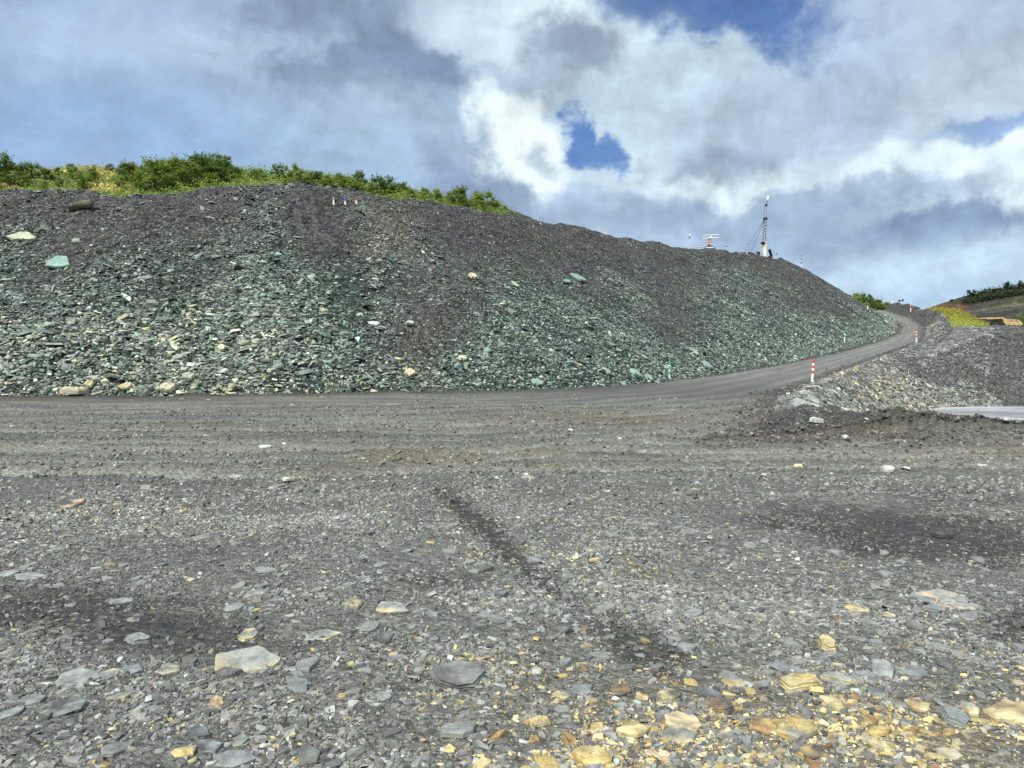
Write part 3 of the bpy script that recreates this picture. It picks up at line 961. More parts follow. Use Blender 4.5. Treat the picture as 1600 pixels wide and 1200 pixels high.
def heap_scatter(n, r0, r1, thk, power, pick=None, big=False, s0=-.4, s1=21):
    # sample the face evenly: a point along the toe and a distance up the face
    seg = np.hypot(*np.diff(TOE[:, :2], axis=0).T); cum = np.concatenate([[0], np.cumsum(seg)])
    s_ = rng.uniform(65, cum[-1], n); k_ = np.clip(np.searchsorted(cum, s_) - 1, 0, len(seg) - 1)
    dv = np.diff(TOE[:, :2], axis=0)[k_] / seg[k_][:, None]
    q = TOE[k_, :2] + dv * (s_ - cum[k_])[:, None] + np.stack([-dv[:, 1], dv[:, 0]], -1) * rng.uniform(s0, s1, (n, 1))
    x, y = q[:, 0] + rng.normal(0, .6, n), q[:, 1] + rng.normal(0, .6, n)
    ok = inside(x, y, DUMP_POLY)
    x, y = x[ok], y[ok]
    z, cls, I = terrain(x, y)
    a = np.degrees(np.arctan2(x, y))
    ok = ((cls == 2) | (s1 < 1)) & (I['dd'] < 6) & (I['veg'] < .6) & (a > -42) & (rng.random(len(x)) < .9)
    x, y, z = x[ok], y[ok], z[ok]
    I = {k: v[ok] for k, v in I.items()}
    fr, green, tongue, pale, beige, foot = heap_zones(x, y, I)
    n = len(x)
    coarse = np.clip(.52 + .42 * green + .5 * pale + .9 * foot - .5 * tongue + 1.3 * fbm(x * .5, z * .7, 3, 101), .26, 1)
    keep = rng.random(n) < (coarse if big else np.clip(.75 + .25 * coarse, 0, 1))
    x, y, z = x[keep], y[keep], z[keep]
    I = {k: v[keep] for k, v in I.items()}
    fr, green, tongue, pale, beige, foot, coarse = (q[keep] for q in (fr, green, tongue, pale, beige, foot, coarse))
    n = len(x)
    pxs, _ = proj(x, y, z)
    sz = (1 - .22 * sstep(pxs, 480, 900)) * np.clip(.62 + .55 * coarse + .35 * (1 - fr), .6, 1.5)
    r = (r0 + (r1 - r0) * rng.random(n) ** power) * sz
    u = rng.random(n)
    g = np.clip(green * 1.05 + .10 + rng.normal(0, .32, n), 0, 1)[:, None]
    C = palette(n, PURP, PURP_W, .34) * (1 - g) + palette(n, GREEN, GREEN_W, .34) * g
    p = rng.random(n) < pale * .55
    C = np.where(p[:, None], palette(n, PALE, PALE_W, .34), C)
    b = rng.random(n) < beige * .42
    C = np.where(b[:, None], palette(n, BEIGE, BEIGE_W, .25), C)
    yl = rng.random(n) < (.004 + .035 * foot + .02 * pale)
    C = np.where(yl[:, None], palette(n, [(.55, .48, .25), (.5, .44, .30), (.6, .56, .42)], [1, 1, 1], .15), C)
    Ns = normal_at(x, y, .5)
    w = np.clip(rng.uniform(.05, .6, (n, 1)) + .35 * sstep(x, 5, 40)[:, None], 0, 1)
    N = Ns * w + np.array([[0, 0, 1.]]) * (1 - w)
    N = rand_tilt(N, rng.uniform(.10, .50, n))
    return dict(P=np.stack([x, y, z], -1), N=N, r=r, asp=rng.uniform(.28, .85, n), th=r * rng.uniform(*thk, n), C=C)


heap_parts = [heap_scatter(330000, .045, .115, (.2, .5), 2.0), heap_scatter(190000, .07, .19, (.14, .36), 2.4, big=True), heap_scatter(6000, .2, .36, (.14, .3), 2.5, big=True), heap_scatter(7000, .04, .16, (.3, .6), 3.5, s0=-2.4, s1=.4)]
_, COUNT['heap'] = emit('slate_rubble', heap_parts, MAT_ROCK, 'broken green and purple slate covering the face of the heap')


def bank_scatter(n, r0, r1, thk, power):
    x = rng.uniform(6, 78, n); y = rng.uniform(24, 132, n)
    a = np.degrees(np.arctan2(x, y))
    ok = (a < 42) & (a > 8)
    x, y = x[ok], y[ok]
    z, cls, I = terrain(x, y)
    ok = (cls == 3) & (I['dT'] < 70) & (z > -2.7)
    x, y, z = x[ok], y[ok], z[ok]
    pile = I['pile'][ok]; aE = I['aE'][ok]; dE = I['dE'][ok]
    n = len(x)
    px, py = proj(x, y, z)
    beige = px_gauss(px, py, 1370, 605, 90, 36, 18) + px_gauss(px, py, 1470, 640, 60, 14, 0) * .6
    green = px_gauss(px, py, 1450, 625, 190, 26, 0)
    C = palette(n, [(.145, .148, .148), (.20, .206, .204), (.09, .09, .092), (.30, .31, .30)], [.36, .27, .25, .12], .3)
    C = np.where((rng.random(n) < .55 * green)[:, None], palette(n, PALE, PALE_W, .25), C)
    C = np.where((rng.random(n) < .55 * beige)[:, None], palette(n, BEIGE + [(.38, .40, .27)], BEIGE_W + [.3], .25), C)
    dark = (pile & (px > 1545 + 60 * fbm(x * .2, y * .2, 2, 106))) | ((aE > 104) & (dE < 7))
    C = np.where(dark[:, None], C * .62, C)
    sz = np.where(dark, .75, 1.0) * np.clip(.7 + 1.6 * fbm(x * .5, y * .5, 3, 105) + .4 * beige, .4, 1.5)
    r = (r0 + (r1 - r0) * rng.random(n) ** power) * sz
    Ns = normal_at(x, y, .5)
    w = rng.uniform(.5, 1.0, (n, 1))
    N = rand_tilt(Ns * w + np.array([[0, 0, 1.]]) * (1 - w), rng.uniform(.1, .35, n))
    return dict(P=np.stack([x, y, z], -1), N=N, r=r, asp=rng.uniform(.28, .85, n), th=r * rng.uniform(*thk, n), C=C)


def edge_scatter(n, xr=(-45, 75), yr=(13, 152)):
    """stones and clods on the dirt windrows, the corner mound and along the ramp"""
    x = rng.uniform(*xr, n); y = rng.uniform(*yr, n)
    z, cls, I = terrain(x, y)
    w = np.exp(-((I['dT'] - .35) / .5) ** 2) * (cls < 2) * np.where(I['aT'] > 215, 1.0, .75)
    w = np.maximum(w, .8 * np.exp(-(I['dB'] / 1.6) ** 2) * (x > 3.5))
    w = np.maximum(w, .9 * (I['low'] & (cls == 0) & (y < 44)))
    w = np.maximum(w, .8 * np.exp(-(I['dE'] / .8) ** 2) * (y > 14))
    ok = rng.random(n) < w
    x, y, z = x[ok], y[ok], z[ok]; n = len(x); aT = I['aT'][ok]; dT = I['dT'][ok]
    r = (.025 + .09 * rng.random(n) ** 3.2) * np.where((y < 34) & (x > 3), .55, 1)
    earth = (aT < 215) | (dT > 3)
    C = np.where(earth[:, None], palette(n, [(.072, .067, .061), (.105, .098, .088), (.05, .047, .044), (.30, .29, .27)], [1, .8, .7, .10], .2),
                 palette(n, [(.34, .34, .31), (.24, .25, .23), (.45, .43, .36), (.13, .125, .12)], [1, 1, .5, 1], .2))
    return dict(P=np.stack([x, y, z], -1), N=rand_tilt(np.tile(np.array([[0, 0, 1.]]), (n, 1)), np.full(n, .4)), r=r, asp=rng.uniform(.5, .95, n), th=r * rng.uniform(.4, 1., n), C=C)


bank_parts = [bank_scatter(260000, .07, .2, (.25, .6), 2.0), bank_scatter(120000, .14, .38, (.16, .42), 2.6)]
_, COUNT['bank'] = emit('slate_rubble', bank_parts, MAT_ROCK, 'grey slate rubble covering the bank above the pond')
_, COUNT['edge'] = emit('rubble', [edge_scatter(420000), edge_scatter(60000, (3.5, 17), (14, 38))], MAT_ROCK, 'dark earth clods and stones along the road edges', k=5)
print('CHIPS', COUNT)
# ------------------------------------------------------------------ single slabs and stones
def slab_mesh(name, w, d, th, c1, c2, mixv, seed, n=20, chunky=False, layered=False):
    """a slate slab w wide, d deep, th thick: broken outline, split layers, stained upper face"""
    if chunky: th *= .7
    g = np.random.default_rng(seed)
    k = int(g.integers(5, 8))
    ca = np.sort((np.arange(k) + g.uniform(-.34, .34, k)) * 2 * np.pi / k)
    cr = g.uniform(.80, 1.12, k)
    pts = np.stack([np.cos(ca) * cr, np.sin(ca) * cr], -1)
    # walk round the broken polygon
    q = []
    per = max(2, n // k)
    for i in range(k):
        a, b = pts[i], pts[(i + 1) % k]
        for j in range(per):
            t = j / per
            p = a * (1 - t) + b * t
            q.append(p * (1 + g.normal(0, .022)))
    q = np.array(q); q[:, 0] *= w / 2; q[:, 1] *= d / 2
    n = len(q)
    levels = [(-.5, .93), (-.38, 1.0)]
    if layered:
        levels += [(-.08, 1.0 + .03), (-.05, .92), (.16, .96), (.2, .86), (.44, .88)]
    else:
        levels += [(.30 if not chunky else .18, .985)]
    levels += [(.5, .90 if not chunky else .86)]
    rings = []
    for h, s in levels:
        r = q * (s + g.normal(0, .015, (n, 1)))
        rings.append(np.concatenate([r, np.full((n, 1), h * th) + g.normal(0, .03 * th, (n, 1))], 1))
    tilt = g.normal(0, .10, 2)
    zt = rings[-1][:, 2].copy()
    for s in (.66, .33):
        r = rings[-1].copy() if False else np.concatenate([q * levels[-1][1] * s, np.full((n, 1), .5 * th)], 1)
        r[:, 2] += g.normal(0, (.05 if not chunky else .12) * th, n) + (.07 * th if chunky else .0)
        rings.append(r)
    V = np.concatenate(rings + [np.array([[0, 0, .5 * th + (.09 * th if chunky else .02 * th)]])])
    V[:, 2] += (V[:, 0] * tilt[0] / max(w, .01) + V[:, 1] * tilt[1] / max(d, .01)) * th
    loops, sizes = [], []
    loops += list(range(n))[::-1]; sizes.append(n)
    R = len(rings)
    for r in range(R - 1):
        for i in range(n):
            j = (i + 1) % n
            loops += [r * n + i, r * n + j, (r + 1) * n + j, (r + 1) * n + i]; sizes.append(4)
    for i in range(n):
        loops += [(R - 1) * n + i, (R - 1) * n + (i + 1) % n, R * n]; sizes.append(3)
    f = 2.6 / max(w, d)
    m = np.clip(fbm(V[:, 0] * f + seed, V[:, 1] * f + V[:, 2] * f, 3, seed) * 3.2 + mixv, 0, 1)
    edge = np.clip((np.hypot(V[:, 0] / (w / 2), V[:, 1] / (d / 2)) - .75) * 1.6, 0, 1)
    m = np.clip(m + edge * .35 * (mixv > .15), 0, 1)[:, None]
    C = np.array(c1) * (1 - m) + np.array(c2) * m
    C = C * np.array([[.99, 1.03, .955]])
    C = C * (1 + .18 * fbm(V[:, 0] * f * 3, V[:, 1] * f * 3, 2, seed + 5))[:, None]
    return raw_mesh(name, V, loops, sizes, vert_col=C)


MAT_SLAB = stone_material('slate_slab', scale=38, mottling=.35)
MAT_BOULDER = stone_material('slate_boulder', scale=7, mottling=.3)
G1 = (.20, .205, .20); G2 = (.30, .31, .305); GD = (.08, .08, .082); GB = (.22, .24, .25)
OC = (.45, .35, .15); OP = (.51, .44, .27); OR = (.26, .16, .085); PK = (.58, .43, .30)


def orient(o, N, yaw):
    N = Vector(N).normalized()
    q = N.to_track_quat('Z', 'Y')
    o.rotation_mode = 'QUATERNION'
    o.rotation_quaternion = q @ Matrix.Rotation(yaw, 3, 'Z').to_quaternion()


# picture position, width and height in pixels, colours, how stained, label, kind
YARD_SLABS = [
    (378, 1041, 112, 42, G2, OC, .42, .05, 'large pale slate slab with ochre stained edges lying on the left foreground gravel', ''),
    (465, 1066, 88, 13, GB, G1, .2, .03, 'long thin blue grey slate sliver beside the large ochre edged slab', ''),
    (122, 1065, 58, 26, G2, G1, .2, .03, 'plain pale grey slate slab on dark grit at lower left', ''),
    (166, 1056, 30, 18, GB, PK, .1, .03, 'small blue grey slab just right of the plain pale grey one at lower left', ''),
    (205, 1048, 36, 14, GB, G1, .2, .02, 'narrow blue grey slab third in the row at lower left', ''),
    (262, 1048, 46, 12, G1, OP, .3, .02, 'narrow slab with a pale ochre face just left of the large ochre edged slab', ''),
    (718, 1060, 92, 34, G1, GD, .2, .12, 'dark layered slate block with split edges at the centre of the foreground', 'layered'),
    (1478, 938, 72, 26, G2, PK, .1, .03, 'big pale flat slab lying alone on the right hand gravel', ''),
    (1440, 936, 40, 14, G2, G1, .2, .02, 'smaller pale slab broken off beside the big pale slab on the right', ''),
    (1574, 1116, 64, 28, OP, OR, .3, .10, 'wide ochre slab with a rusty front edge at the right margin', ''),
    (1241, 1146, 58, 32, OC, G1, .35, .28, 'rounded ochre block with a grey crust above the heap of dark slivers at bottom right', 'chunky'),
    (1192, 1136, 50, 18, OR, OC, .35, .16, 'rusty brown wedge left of the rounded ochre block', 'chunky'),
    (1252, 1073, 56, 26, OP, OC, .5, .22, 'pale ochre layered block standing at the top of the yellow patch', 'layered'),
    (1304, 1100, 34, 22, OP, OC, .5, .14, 'square pale ochre stone below the pale layered block', 'chunky'),
    (1067, 1131, 56, 28, OP, PK, .5, .10, 'mottled yellow rounded slab behind a grey and yellow one at bottom centre', ''),
    (1060, 1151, 54, 26, G1, OP, .42, .12, 'grey slab with yellow front edge leaning on the mottled yellow slab', ''),
    (990, 1145, 38, 24, OC, OP, .6, .30, 'bright yellow angular block at bottom centre', 'chunky'),
    (925, 1189, 70, 24, OC, OP, .5, .22, 'long yellow stone at the bottom edge of the picture', 'chunky'),
    (845, 1131, 30, 20, OP, OC, .5, .3, 'pale yellow cube shaped stone left of a smaller pale yellow one', 'chunky'),
    (933, 1141, 24, 18, OP, OC, .4, .3, 'small pale yellow stone between the pale cube shaped one and the bright yellow block', 'chunky'),
    (1003, 1091, 18, 18, OC, OP, .5, .12, 'small square tile of ochre slate standing on edge', ''),
    (1045, 1089, 30, 20, OP, GD, .45, .3, 'stone half pale yellow and half dark grey', 'chunky'),
    (1145, 1067, 38, 20, GB, OC, .42, .18, 'blue grey block with a yellow lower half right of the small square tile', 'chunky'),
    (1235, 1049, 36, 24, GB, G1, .2, .10, 'smooth blue grey slab just above the pale ochre layered block', ''),
    (1380, 1051, 38, 28, G2, G1, .2, .12, 'triangular grey slab right of the pale ochre layered block', ''),
    (1428, 1052, 38, 18, GB, G1, .2, .05, 'flat grey slab next to the triangular grey slab', ''),
    (1310, 1064, 46, 16, G2, OP, .25, .16, 'long grey and cream layered stone above the yellow patch', 'layered'),
    (1294, 1013, 28, 24, OC, OP, .5, .42, 'blocky ochre stone standing proud of the grey gravel above the yellow patch', 'layered'),
    (552, 947, 32, 14, G1, OC, .45, .30, 'thick stone with a yellow front lying on the middle gravel', 'chunky'),
    (612, 951, 62, 16, G2, OP, .2, .05, 'long narrow grey slab pointing away beside the thick yellow fronted stone', ''),
    (500, 996, 46, 24, GB, OP, .15, .05, 'notched blue grey slab right of a split ochre stone in the left foreground', ''),
    (388, 995, 34, 18, OP, G1, .45, .16, 'split stone half ochre and half grey above the large ochre edged slab', 'layered'),
    (674, 961, 20, 20, GB, G1, .2, .03, 'round flat blue grey slate in the middle gravel', ''),
    (96, 1110, 46, 26, GD, GB, .4, .10, 'dark blue grey block at the left foreground', 'chunky'),
    (13, 1117, 26, 26, GB, G2, .3, .10, 'squarish grey slab tilted up at the left margin', ''),
    (50, 1096, 40, 16, G1, GB, .3, .04, 'flat grey slab between the tilted one at the margin and the dark block', ''),
    (190, 1088, 40, 16, GB, OC, .25, .04, 'bluish slab with a yellow corner in the left foreground', ''),
    (374, 1160, 24, 30, GB, G1, .2, .10, 'oblong grey slab pointing away at the lower left', ''),
    (366, 1188, 66, 22, GB, G1, .15, .06, 'long grey slab at the bottom edge left of centre', ''),
    (322, 1169, 40, 26, GB, GD, .3, .08, 'dull grey slab beside an ochre faced stone at lower left', ''),
    (290, 1178, 32, 22, OC, OP, .45, .2, 'ochre faced stone beside the dull grey slab at lower left', 'chunky'),
    (1436, 1105, 38, 14, OP, OR, .35, .14, 'flat orange tinted slab between the triangular grey slab and the right margin', ''),
    (1517, 1112, 26, 16, OP, G2, .4, .3, 'pale cream stone left of the wide ochre slab at the right margin', 'chunky'),
    (1376, 1168, 26, 18, OP, OR, .3, .10, 'light orange flat stone at bottom right', ''),
    (1372, 1146, 24, 22, OC, OR, .45, .4, 'upright ochre and rust stone at bottom right', 'chunky'),
    (1338, 953, 32, 12, OC, OP, .5, .12, 'leaf shaped ochre stone alone in the right hand gravel', ''),
    (1390, 962, 18, 9, PK, OP, .4, .16, 'small pinkish stone right of the leaf shaped ochre stone', 'chunky'),
    (970, 1082, 30, 14, OR, GD, .4, .2, 'dark rusty wedge among grey chips left of the small square tile', ''),
    (910, 1080, 34, 20, G1, GB, .3, .05, 'dull grey slab near a flat yellow square at bottom centre', ''),
    (876, 1088, 22, 12, OC, OP, .5, .06, 'flat yellow square left of the dull grey slab', ''),
    (1128, 1108, 40, 18, OR, GD, .35, .2, 'brown slab under the blue and yellow block', 'layered'),
    (1270, 1178, 40, 20, OC, GD, .5, .2, 'dull olive stone at the bottom edge below the rounded ochre block', 'chunky'),
    (1480, 1180, 40, 16, G2, OP, .2, .1, 'whitish grey slab at the bottom right corner', ''),
    (112, 791, 42, 7, GD, PK, .25, .14, 'dark thin slab propped up at the far edge of the gravel on the left', ''),
    (12, 897, 26, 8, G2, GB, .2, .04, 'pale slab at the left margin on the middle gravel', ''),
    (48, 901, 40, 10, G2, GB, .2, .04, 'long pale slab next to the one at the left margin', ''),
    (398, 928, 32, 9, GB, G2, .2, .04, 'bluish flat slab in the middle gravel left of centre', ''),
    (190, 940, 36, 7, GB, G2, .2, .04, 'thin bluish slab on dark grit in the left middle ground', ''),
    (1388, 735, 20, 6, (.62, .62, .58), G2, .2, .25, 'whitish slab lying alone on the rough dirt right of centre', ''),
    (450, 751, 22, 5, (.6, .6, .56), G2, .2, .2, 'whitish sliver lying on the dirt lane left of centre', ''),
    (415, 699, 16, 4, (.6, .6, .56), G2, .2, .2, 'pale sliver on the far half of the dirt lane', ''),
    (1320, 686, 10, 8, (.6, .6, .58), G2, .2, .6, 'whitish stone at the foot of the corner mound', 'chunky'),
    (1276, 661, 18, 9, (.62, .62, .6), G2, .2, .5, 'light grey boulder on the corner mound', 'chunky'),
    (1572, 662, 9, 7, (.6, .6, .58), G2, .2, .6, 'white stone on the low earth berm before the pond', 'chunky'),
    (1474, 838, 26, 14, (.05, .047, .045), GD, .2, .45, 'dark lump of earth on the damp ground at right', 'chunky'),
]
pts = hit([(a[0], a[1]) for a in YARD_SLABS])
for k, (px, py, w, h, c1, c2, mixv, thk, label, kind) in enumerate(YARD_SLABS):
    x, y, z = pts[k]
    dist = math.sqrt(x * x + y * y + EYE ** 2)
    wm = w * dist / F
    sn = EYE / dist
    dm = max(h * dist / F / sn * .86, wm * .4)
    dm = min(dm, wm * 1.5)
    th = max(wm * thk, .012)
    me = slab_mesh('slate_slab', wm, dm, th, c1, c2, mixv, 300 + k * 7, chunky=kind == 'chunky', layered=kind == 'layered')
    o = link('slate_slab' if kind != 'chunky' else 'stone', me, MAT_SLAB)
    o.location = (x, y, z + th * .38)
    g = random.Random(k)
    orient(o, (g.gauss(0, .05), g.gauss(-.05, .05), 1), g.uniform(-.3, .3))
    tag(o, label, 'slab' if kind != 'chunky' else 'stone', 'single stones on the yard')

PG = (.42, .45, .32); TL = (.20, .32, .29); TP = (.27, .39, .35); CR = (.66, .58, .42)
FACE_SLABS = [
    (36, 373, 42, 16, PG, (.42, .46, .34), .4, .10, 'large pale yellow green slab high on the left of the heap', ''),
    (91, 412, 36, 21, TL, TP, .4, .10, 'oval turquoise slab high on the left of the heap', ''),
    (128, 326, 40, 13, (.042, .040, .038), (.10, .08, .05), .15, .26, 'dark boulder with a brown left side just under the crest of the heap', 'chunky'),
    (902, 436, 34, 16, TP, TL, .4, .12, 'pointed turquoise slab halfway up the heap right of centre', ''),
    (885, 441, 22, 8, TL, TP, .4, .12, 'narrow turquoise slab touching the pointed one on the heap', ''),
    (804, 446, 9, 13, (.40, .47, .36), TL, .4, .2, 'upright pale green slab on the heap left of the pointed turquoise one', ''),
    (640, 586, 16, 12, CR, OP, .4, .4, 'cream coloured block at the foot of the heap near the middle', 'chunky'),
    (722, 564, 18, 9, CR, (.5, .5, .42), .4, .25, 'cream slab low on the heap right of the cream block', ''),
    (196, 608, 18, 10, OP, OC, .4, .3, 'bright yellow stone at the very foot of the heap on the left', 'chunky'),
    (140, 603, 16, 10, OP, PG, .4, .4, 'pale yellow stone at the foot of the heap left of the bright yellow one', 'chunky'),
    (262, 611, 24, 14, OP, (.45, .47, .38), .5, .4, 'mottled yellow rock at the foot of the heap right of the bright yellow one', 'chunky'),
    (116, 618, 34, 13, GB, OP, .35, .35, 'grey rock with a yellow end at the foot of the heap on the left', 'chunky'),
    (296, 592, 20, 12, PG, TP, .4, .4, 'pale green block above the mottled yellow rock at the foot of the heap', 'chunky'),
    (838, 600, 22, 10, TP, TL, .4, .2, 'bright turquoise slab at the foot of the heap right of centre', ''),
    (945, 583, 17, 12, (.32, .40, .35), TL, .4, .3, 'greyish green slab low on the heap above the ochre spill', ''),
    (990, 586, 21, 14, (.34, .42, .37), TL, .4, .3, 'rounded green slab low on the heap left of the first green marker post', ''),
    (1012, 592, 13, 10, TP, TL, .4, .3, 'small green slab between the rounded green slab and the green marker post', ''),
    (1083, 551, 12, 14, (.38, .45, .36), TL, .4, .2, 'upright green slab low on the heap right of the first green marker post', ''),
    (1103, 573, 14, 12, (.34, .40, .38), TL, .4, .3, 'flat grey green slab at the edge of the ramp past the first green marker post', ''),
    (346, 548, 14, 10, CR, PG, .4, .3, 'creamy stone in the lower left part of the heap', ''),
    (640, 509, 14, 7, (.45, .47, .44), G1, .3, .3, 'light grey slab in the purple run of fines on the heap', ''),
    (738, 435, 16, 8, CR, PG, .4, .3, 'cream slab halfway up the heap left of the upright pale green one', ''),
]
pts = hit([(a[0], a[1]) for a in FACE_SLABS])
fn = normal_at(pts[:, 0], pts[:, 1], .5)
for k, (px, py, w, h, c1, c2, mixv, thk, label, kind) in enumerate(FACE_SLABS):
    x, y, z = pts[k]
    dist = math.sqrt(x * x + y * y)
    wm = w * dist / F
    dm = h * dist / F / .62
    th = max(wm * thk, .06)
    me = slab_mesh('rock_slab', wm, dm, th, c1, c2, mixv, 900 + k * 7, chunky=kind == 'chunky', layered=False)
    o = link('slate_slab' if kind != 'chunky' else 'boulder', me, MAT_BOULDER)
    N = Vector(fn[k]) * .85 + Vector((0, 0, .15))
    o.location = Vector((x, y, z)) + Vector(fn[k]) * (.06 + th * .35)
    g = random.Random(50 + k)
    orient(o, N, g.uniform(-.25, .25))
    tag(o, label, 'slab' if kind != 'chunky' else 'boulder', 'single rocks on the heap')

# the bigger loose pieces of the foreground, each an object
def loose_pieces(total):
    protos = []
    for k in range(12):
        protos.append((slab_mesh('slate_fragment', 1, random.uniform(.6, .85), .12 + .10 * random.random(), G1 if k % 2 else GB, G2 if k % 3 else GD, .3, 1500 + k, layered=k % 4 == 0), 'grey'))
    for k in range(10):
        protos.append((slab_mesh('slate_fragment', 1, random.uniform(.6, .9), .18 + .16 * random.random(), OP if k % 2 else OC, OC if k % 3 else OR, .4, 1600 + k, chunky=k % 2 == 0), 'ochre'))
    for me, _ in protos:
        me.materials.append(MAT_SLAB)
    taken = [(o.location.x, o.location.y) for o in col.objects if o.name.startswith(('slate_slab', 'stone'))]
    n = 0
    tries = 0
    x, y = polar(6000, 2.55, 7.6, -37, 37)
    z, cls, I = terrain(x, y)
    po = ochre_prob(x, y, z); ff = fines_field(x, y, z)
    px, py = proj(x, y, z)
    for i in range(6000):
        if n >= total: break
        if random.random() < .75 * ff[i] + .12: continue
        if not (-10 < px[i] < 1610 and py[i] < 1215): continue
        r = .075 + .11 * random.random() ** 2.2
        if any((x[i] - a) ** 2 + (y[i] - b) ** 2 < (.8 * r) ** 2 for a, b in taken): continue
        och = random.random() < po[i] * 1.3
        me, kind = random.choice([p for p in protos if (p[1] == 'ochre') == och])
        if och: r *= .8
        o = bpy.data.objects.new('slate_fragment', me)
        col.objects.link(o)
        taken.append((x[i], y[i]))
        o.scale = (r, r, r * random.uniform(.8, 1.4))
        o.location = (x[i], y[i], z[i] + r * .05)
        orient(o, (random.gauss(0, .09), random.gauss(-.03, .09), 1), random.uniform(0, 6.28))
        side = 'left part' if px[i] < 560 else ('middle' if px[i] < 1000 else 'right part')
        if och:
            lab = f'ochre yellow slate fragment lying in the {side} of the foreground gravel'
        else:
            lab = f'flat grey slate fragment lying in the {side} of the foreground gravel'
        tag(o, lab, 'stone', 'loose slate fragments in the foreground')
        n += 1


loose_pieces(235)


# ------------------------------------------------------------------ plants
def leaf_material(name, c_lo, c_hi):
    m, t, b, o = new_mat(name)
    at_ = t.node('ShaderNodeAttribute', attribute_name='Col')
    oi = t.node('ShaderNodeObjectInfo')
    f = t.ramp(oi.outputs['Random'], 0, 1, .75, 1.3, False)
    sepc = t.node('ShaderNodeSeparateColor'); t.l.new(at_.outputs['Color'], sepc.inputs[0])
    colr = t.mix(sepc.outputs[0], c_lo, c_hi)
    colr = t.mix(1.0, colr, t.vmath('SCALE', (1, 1, 1), scale=f), 'MULTIPLY')
    t.l.new(colr, b.inputs['Base Color'])
    b.inputs['Roughness'].default_value = .55
    tr = t.node('ShaderNodeBsdfTranslucent'); t.l.new(colr, tr.inputs[0])
    ms = t.node('ShaderNodeMixShader'); ms.inputs[0].default_value = .35
    t.l.new(b.outputs[0], ms.inputs[1]); t.l.new(tr.outputs[0], ms.inputs[2])
    t.l.new(ms.outputs[0], o.inputs[0])
    return m


def leaves(name, centres, size, flat=.3):
    """one small folded leaf per centre"""
    n = len(centres)
    d1 = rng.normal(0, 1, (n, 3)); d1[:, 2] = d1[:, 2] * flat + .15
    d1 /= np.linalg.norm(d1, axis=1, keepdims=True)
    d2 = rng.normal(0, 1, (n, 3)); d2 -= d1 * (d1 * d2).sum(1, keepdims=True)
    d2 /= np.linalg.norm(d2, axis=1, keepdims=True)
    s = size * rng.uniform(.6, 1.4, (n, 1))
    c = np.asarray(centres)
    V = np.stack([c - d1 * s, c + d2 * s * .42, c + d1 * s, c - d2 * s * .42], 1).reshape(-1, 3)
    loops = np.arange(n * 4)
    C = np.repeat(rng.random((n, 1)), 3, 1)
    return raw_mesh(name, V, loops, np.full(n, 4), face_col=C)


def tube_mesh(bm, a, b, r0, r1, n=6):
    a, b = Vector(a), Vector(b)
    q = (b - a).to_track_quat('Z', 'Y') if (b - a).length > 1e-6 else Vector((0, 0, 1)).to_track_quat('Z', 'Y')
    ra = [bm.verts.new(a + q @ Vector((r0 * math.cos(i * 2 * math.pi / n), r0 * math.sin(i * 2 * math.pi / n), 0))) for i in range(n)]
    rb = [bm.verts.new(b + q @ Vector((r1 * math.cos(i * 2 * math.pi / n), r1 * math.sin(i * 2 * math.pi / n), 0))) for i in range(n)]
    for i in range(n):
        bm.faces.new((ra[i], ra[(i + 1) % n], rb[(i + 1) % n], rb[i]))
    bm.faces.new(ra[::-1]); bm.faces.new(rb)


def to_mesh(bm, name):
    me = bpy.data.meshes.new(name)
    bmesh.ops.recalc_face_normals(bm, faces=bm.faces)
    bm.to_mesh(me); bm.free()
    return me


def simple_mat(name, c, rough=.6, metal=0.0, var=.15, scale=8):
    m, t, b, o = new_mat(name)
    geo = t.node('ShaderNodeTexCoord').outputs['Object']
    f = t.ramp(t.noise(geo, scale, 4).outputs['Fac'], .3, .7, 1 - var, 1 + var, False)
    t.l.new(t.mix(1.0, c, t.vmath('SCALE', (1, 1, 1), scale=f), 'MULTIPLY'), b.inputs['Base Color'])
    b.inputs['Roughness'].default_value = rough
    b.inputs['Metallic'].default_value = metal
    return m


M_BARK = simple_mat('bark', (.11, .085, .06), .9)
M_LEAF = leaf_material('leaf_green', (.10, .165, .022), (.33, .43, .08))
M_LEAF_D = leaf_material('leaf_dark', (.055, .11, .018), (.20, .31, .055))
M_LEAF_Y = leaf_material('leaf_pale', (.10, .16, .03), (.26, .34, .08))
M_SCRUB = leaf_material('scrub', (.018, .032, .012), (.06, .085, .028))
M_STRAW = leaf_material('dry_grass', (.25, .23, .055), (.50, .45, .14))
M_LIME = leaf_material('lime_grass', (.25, .25, .035), (.46, .44, .08))


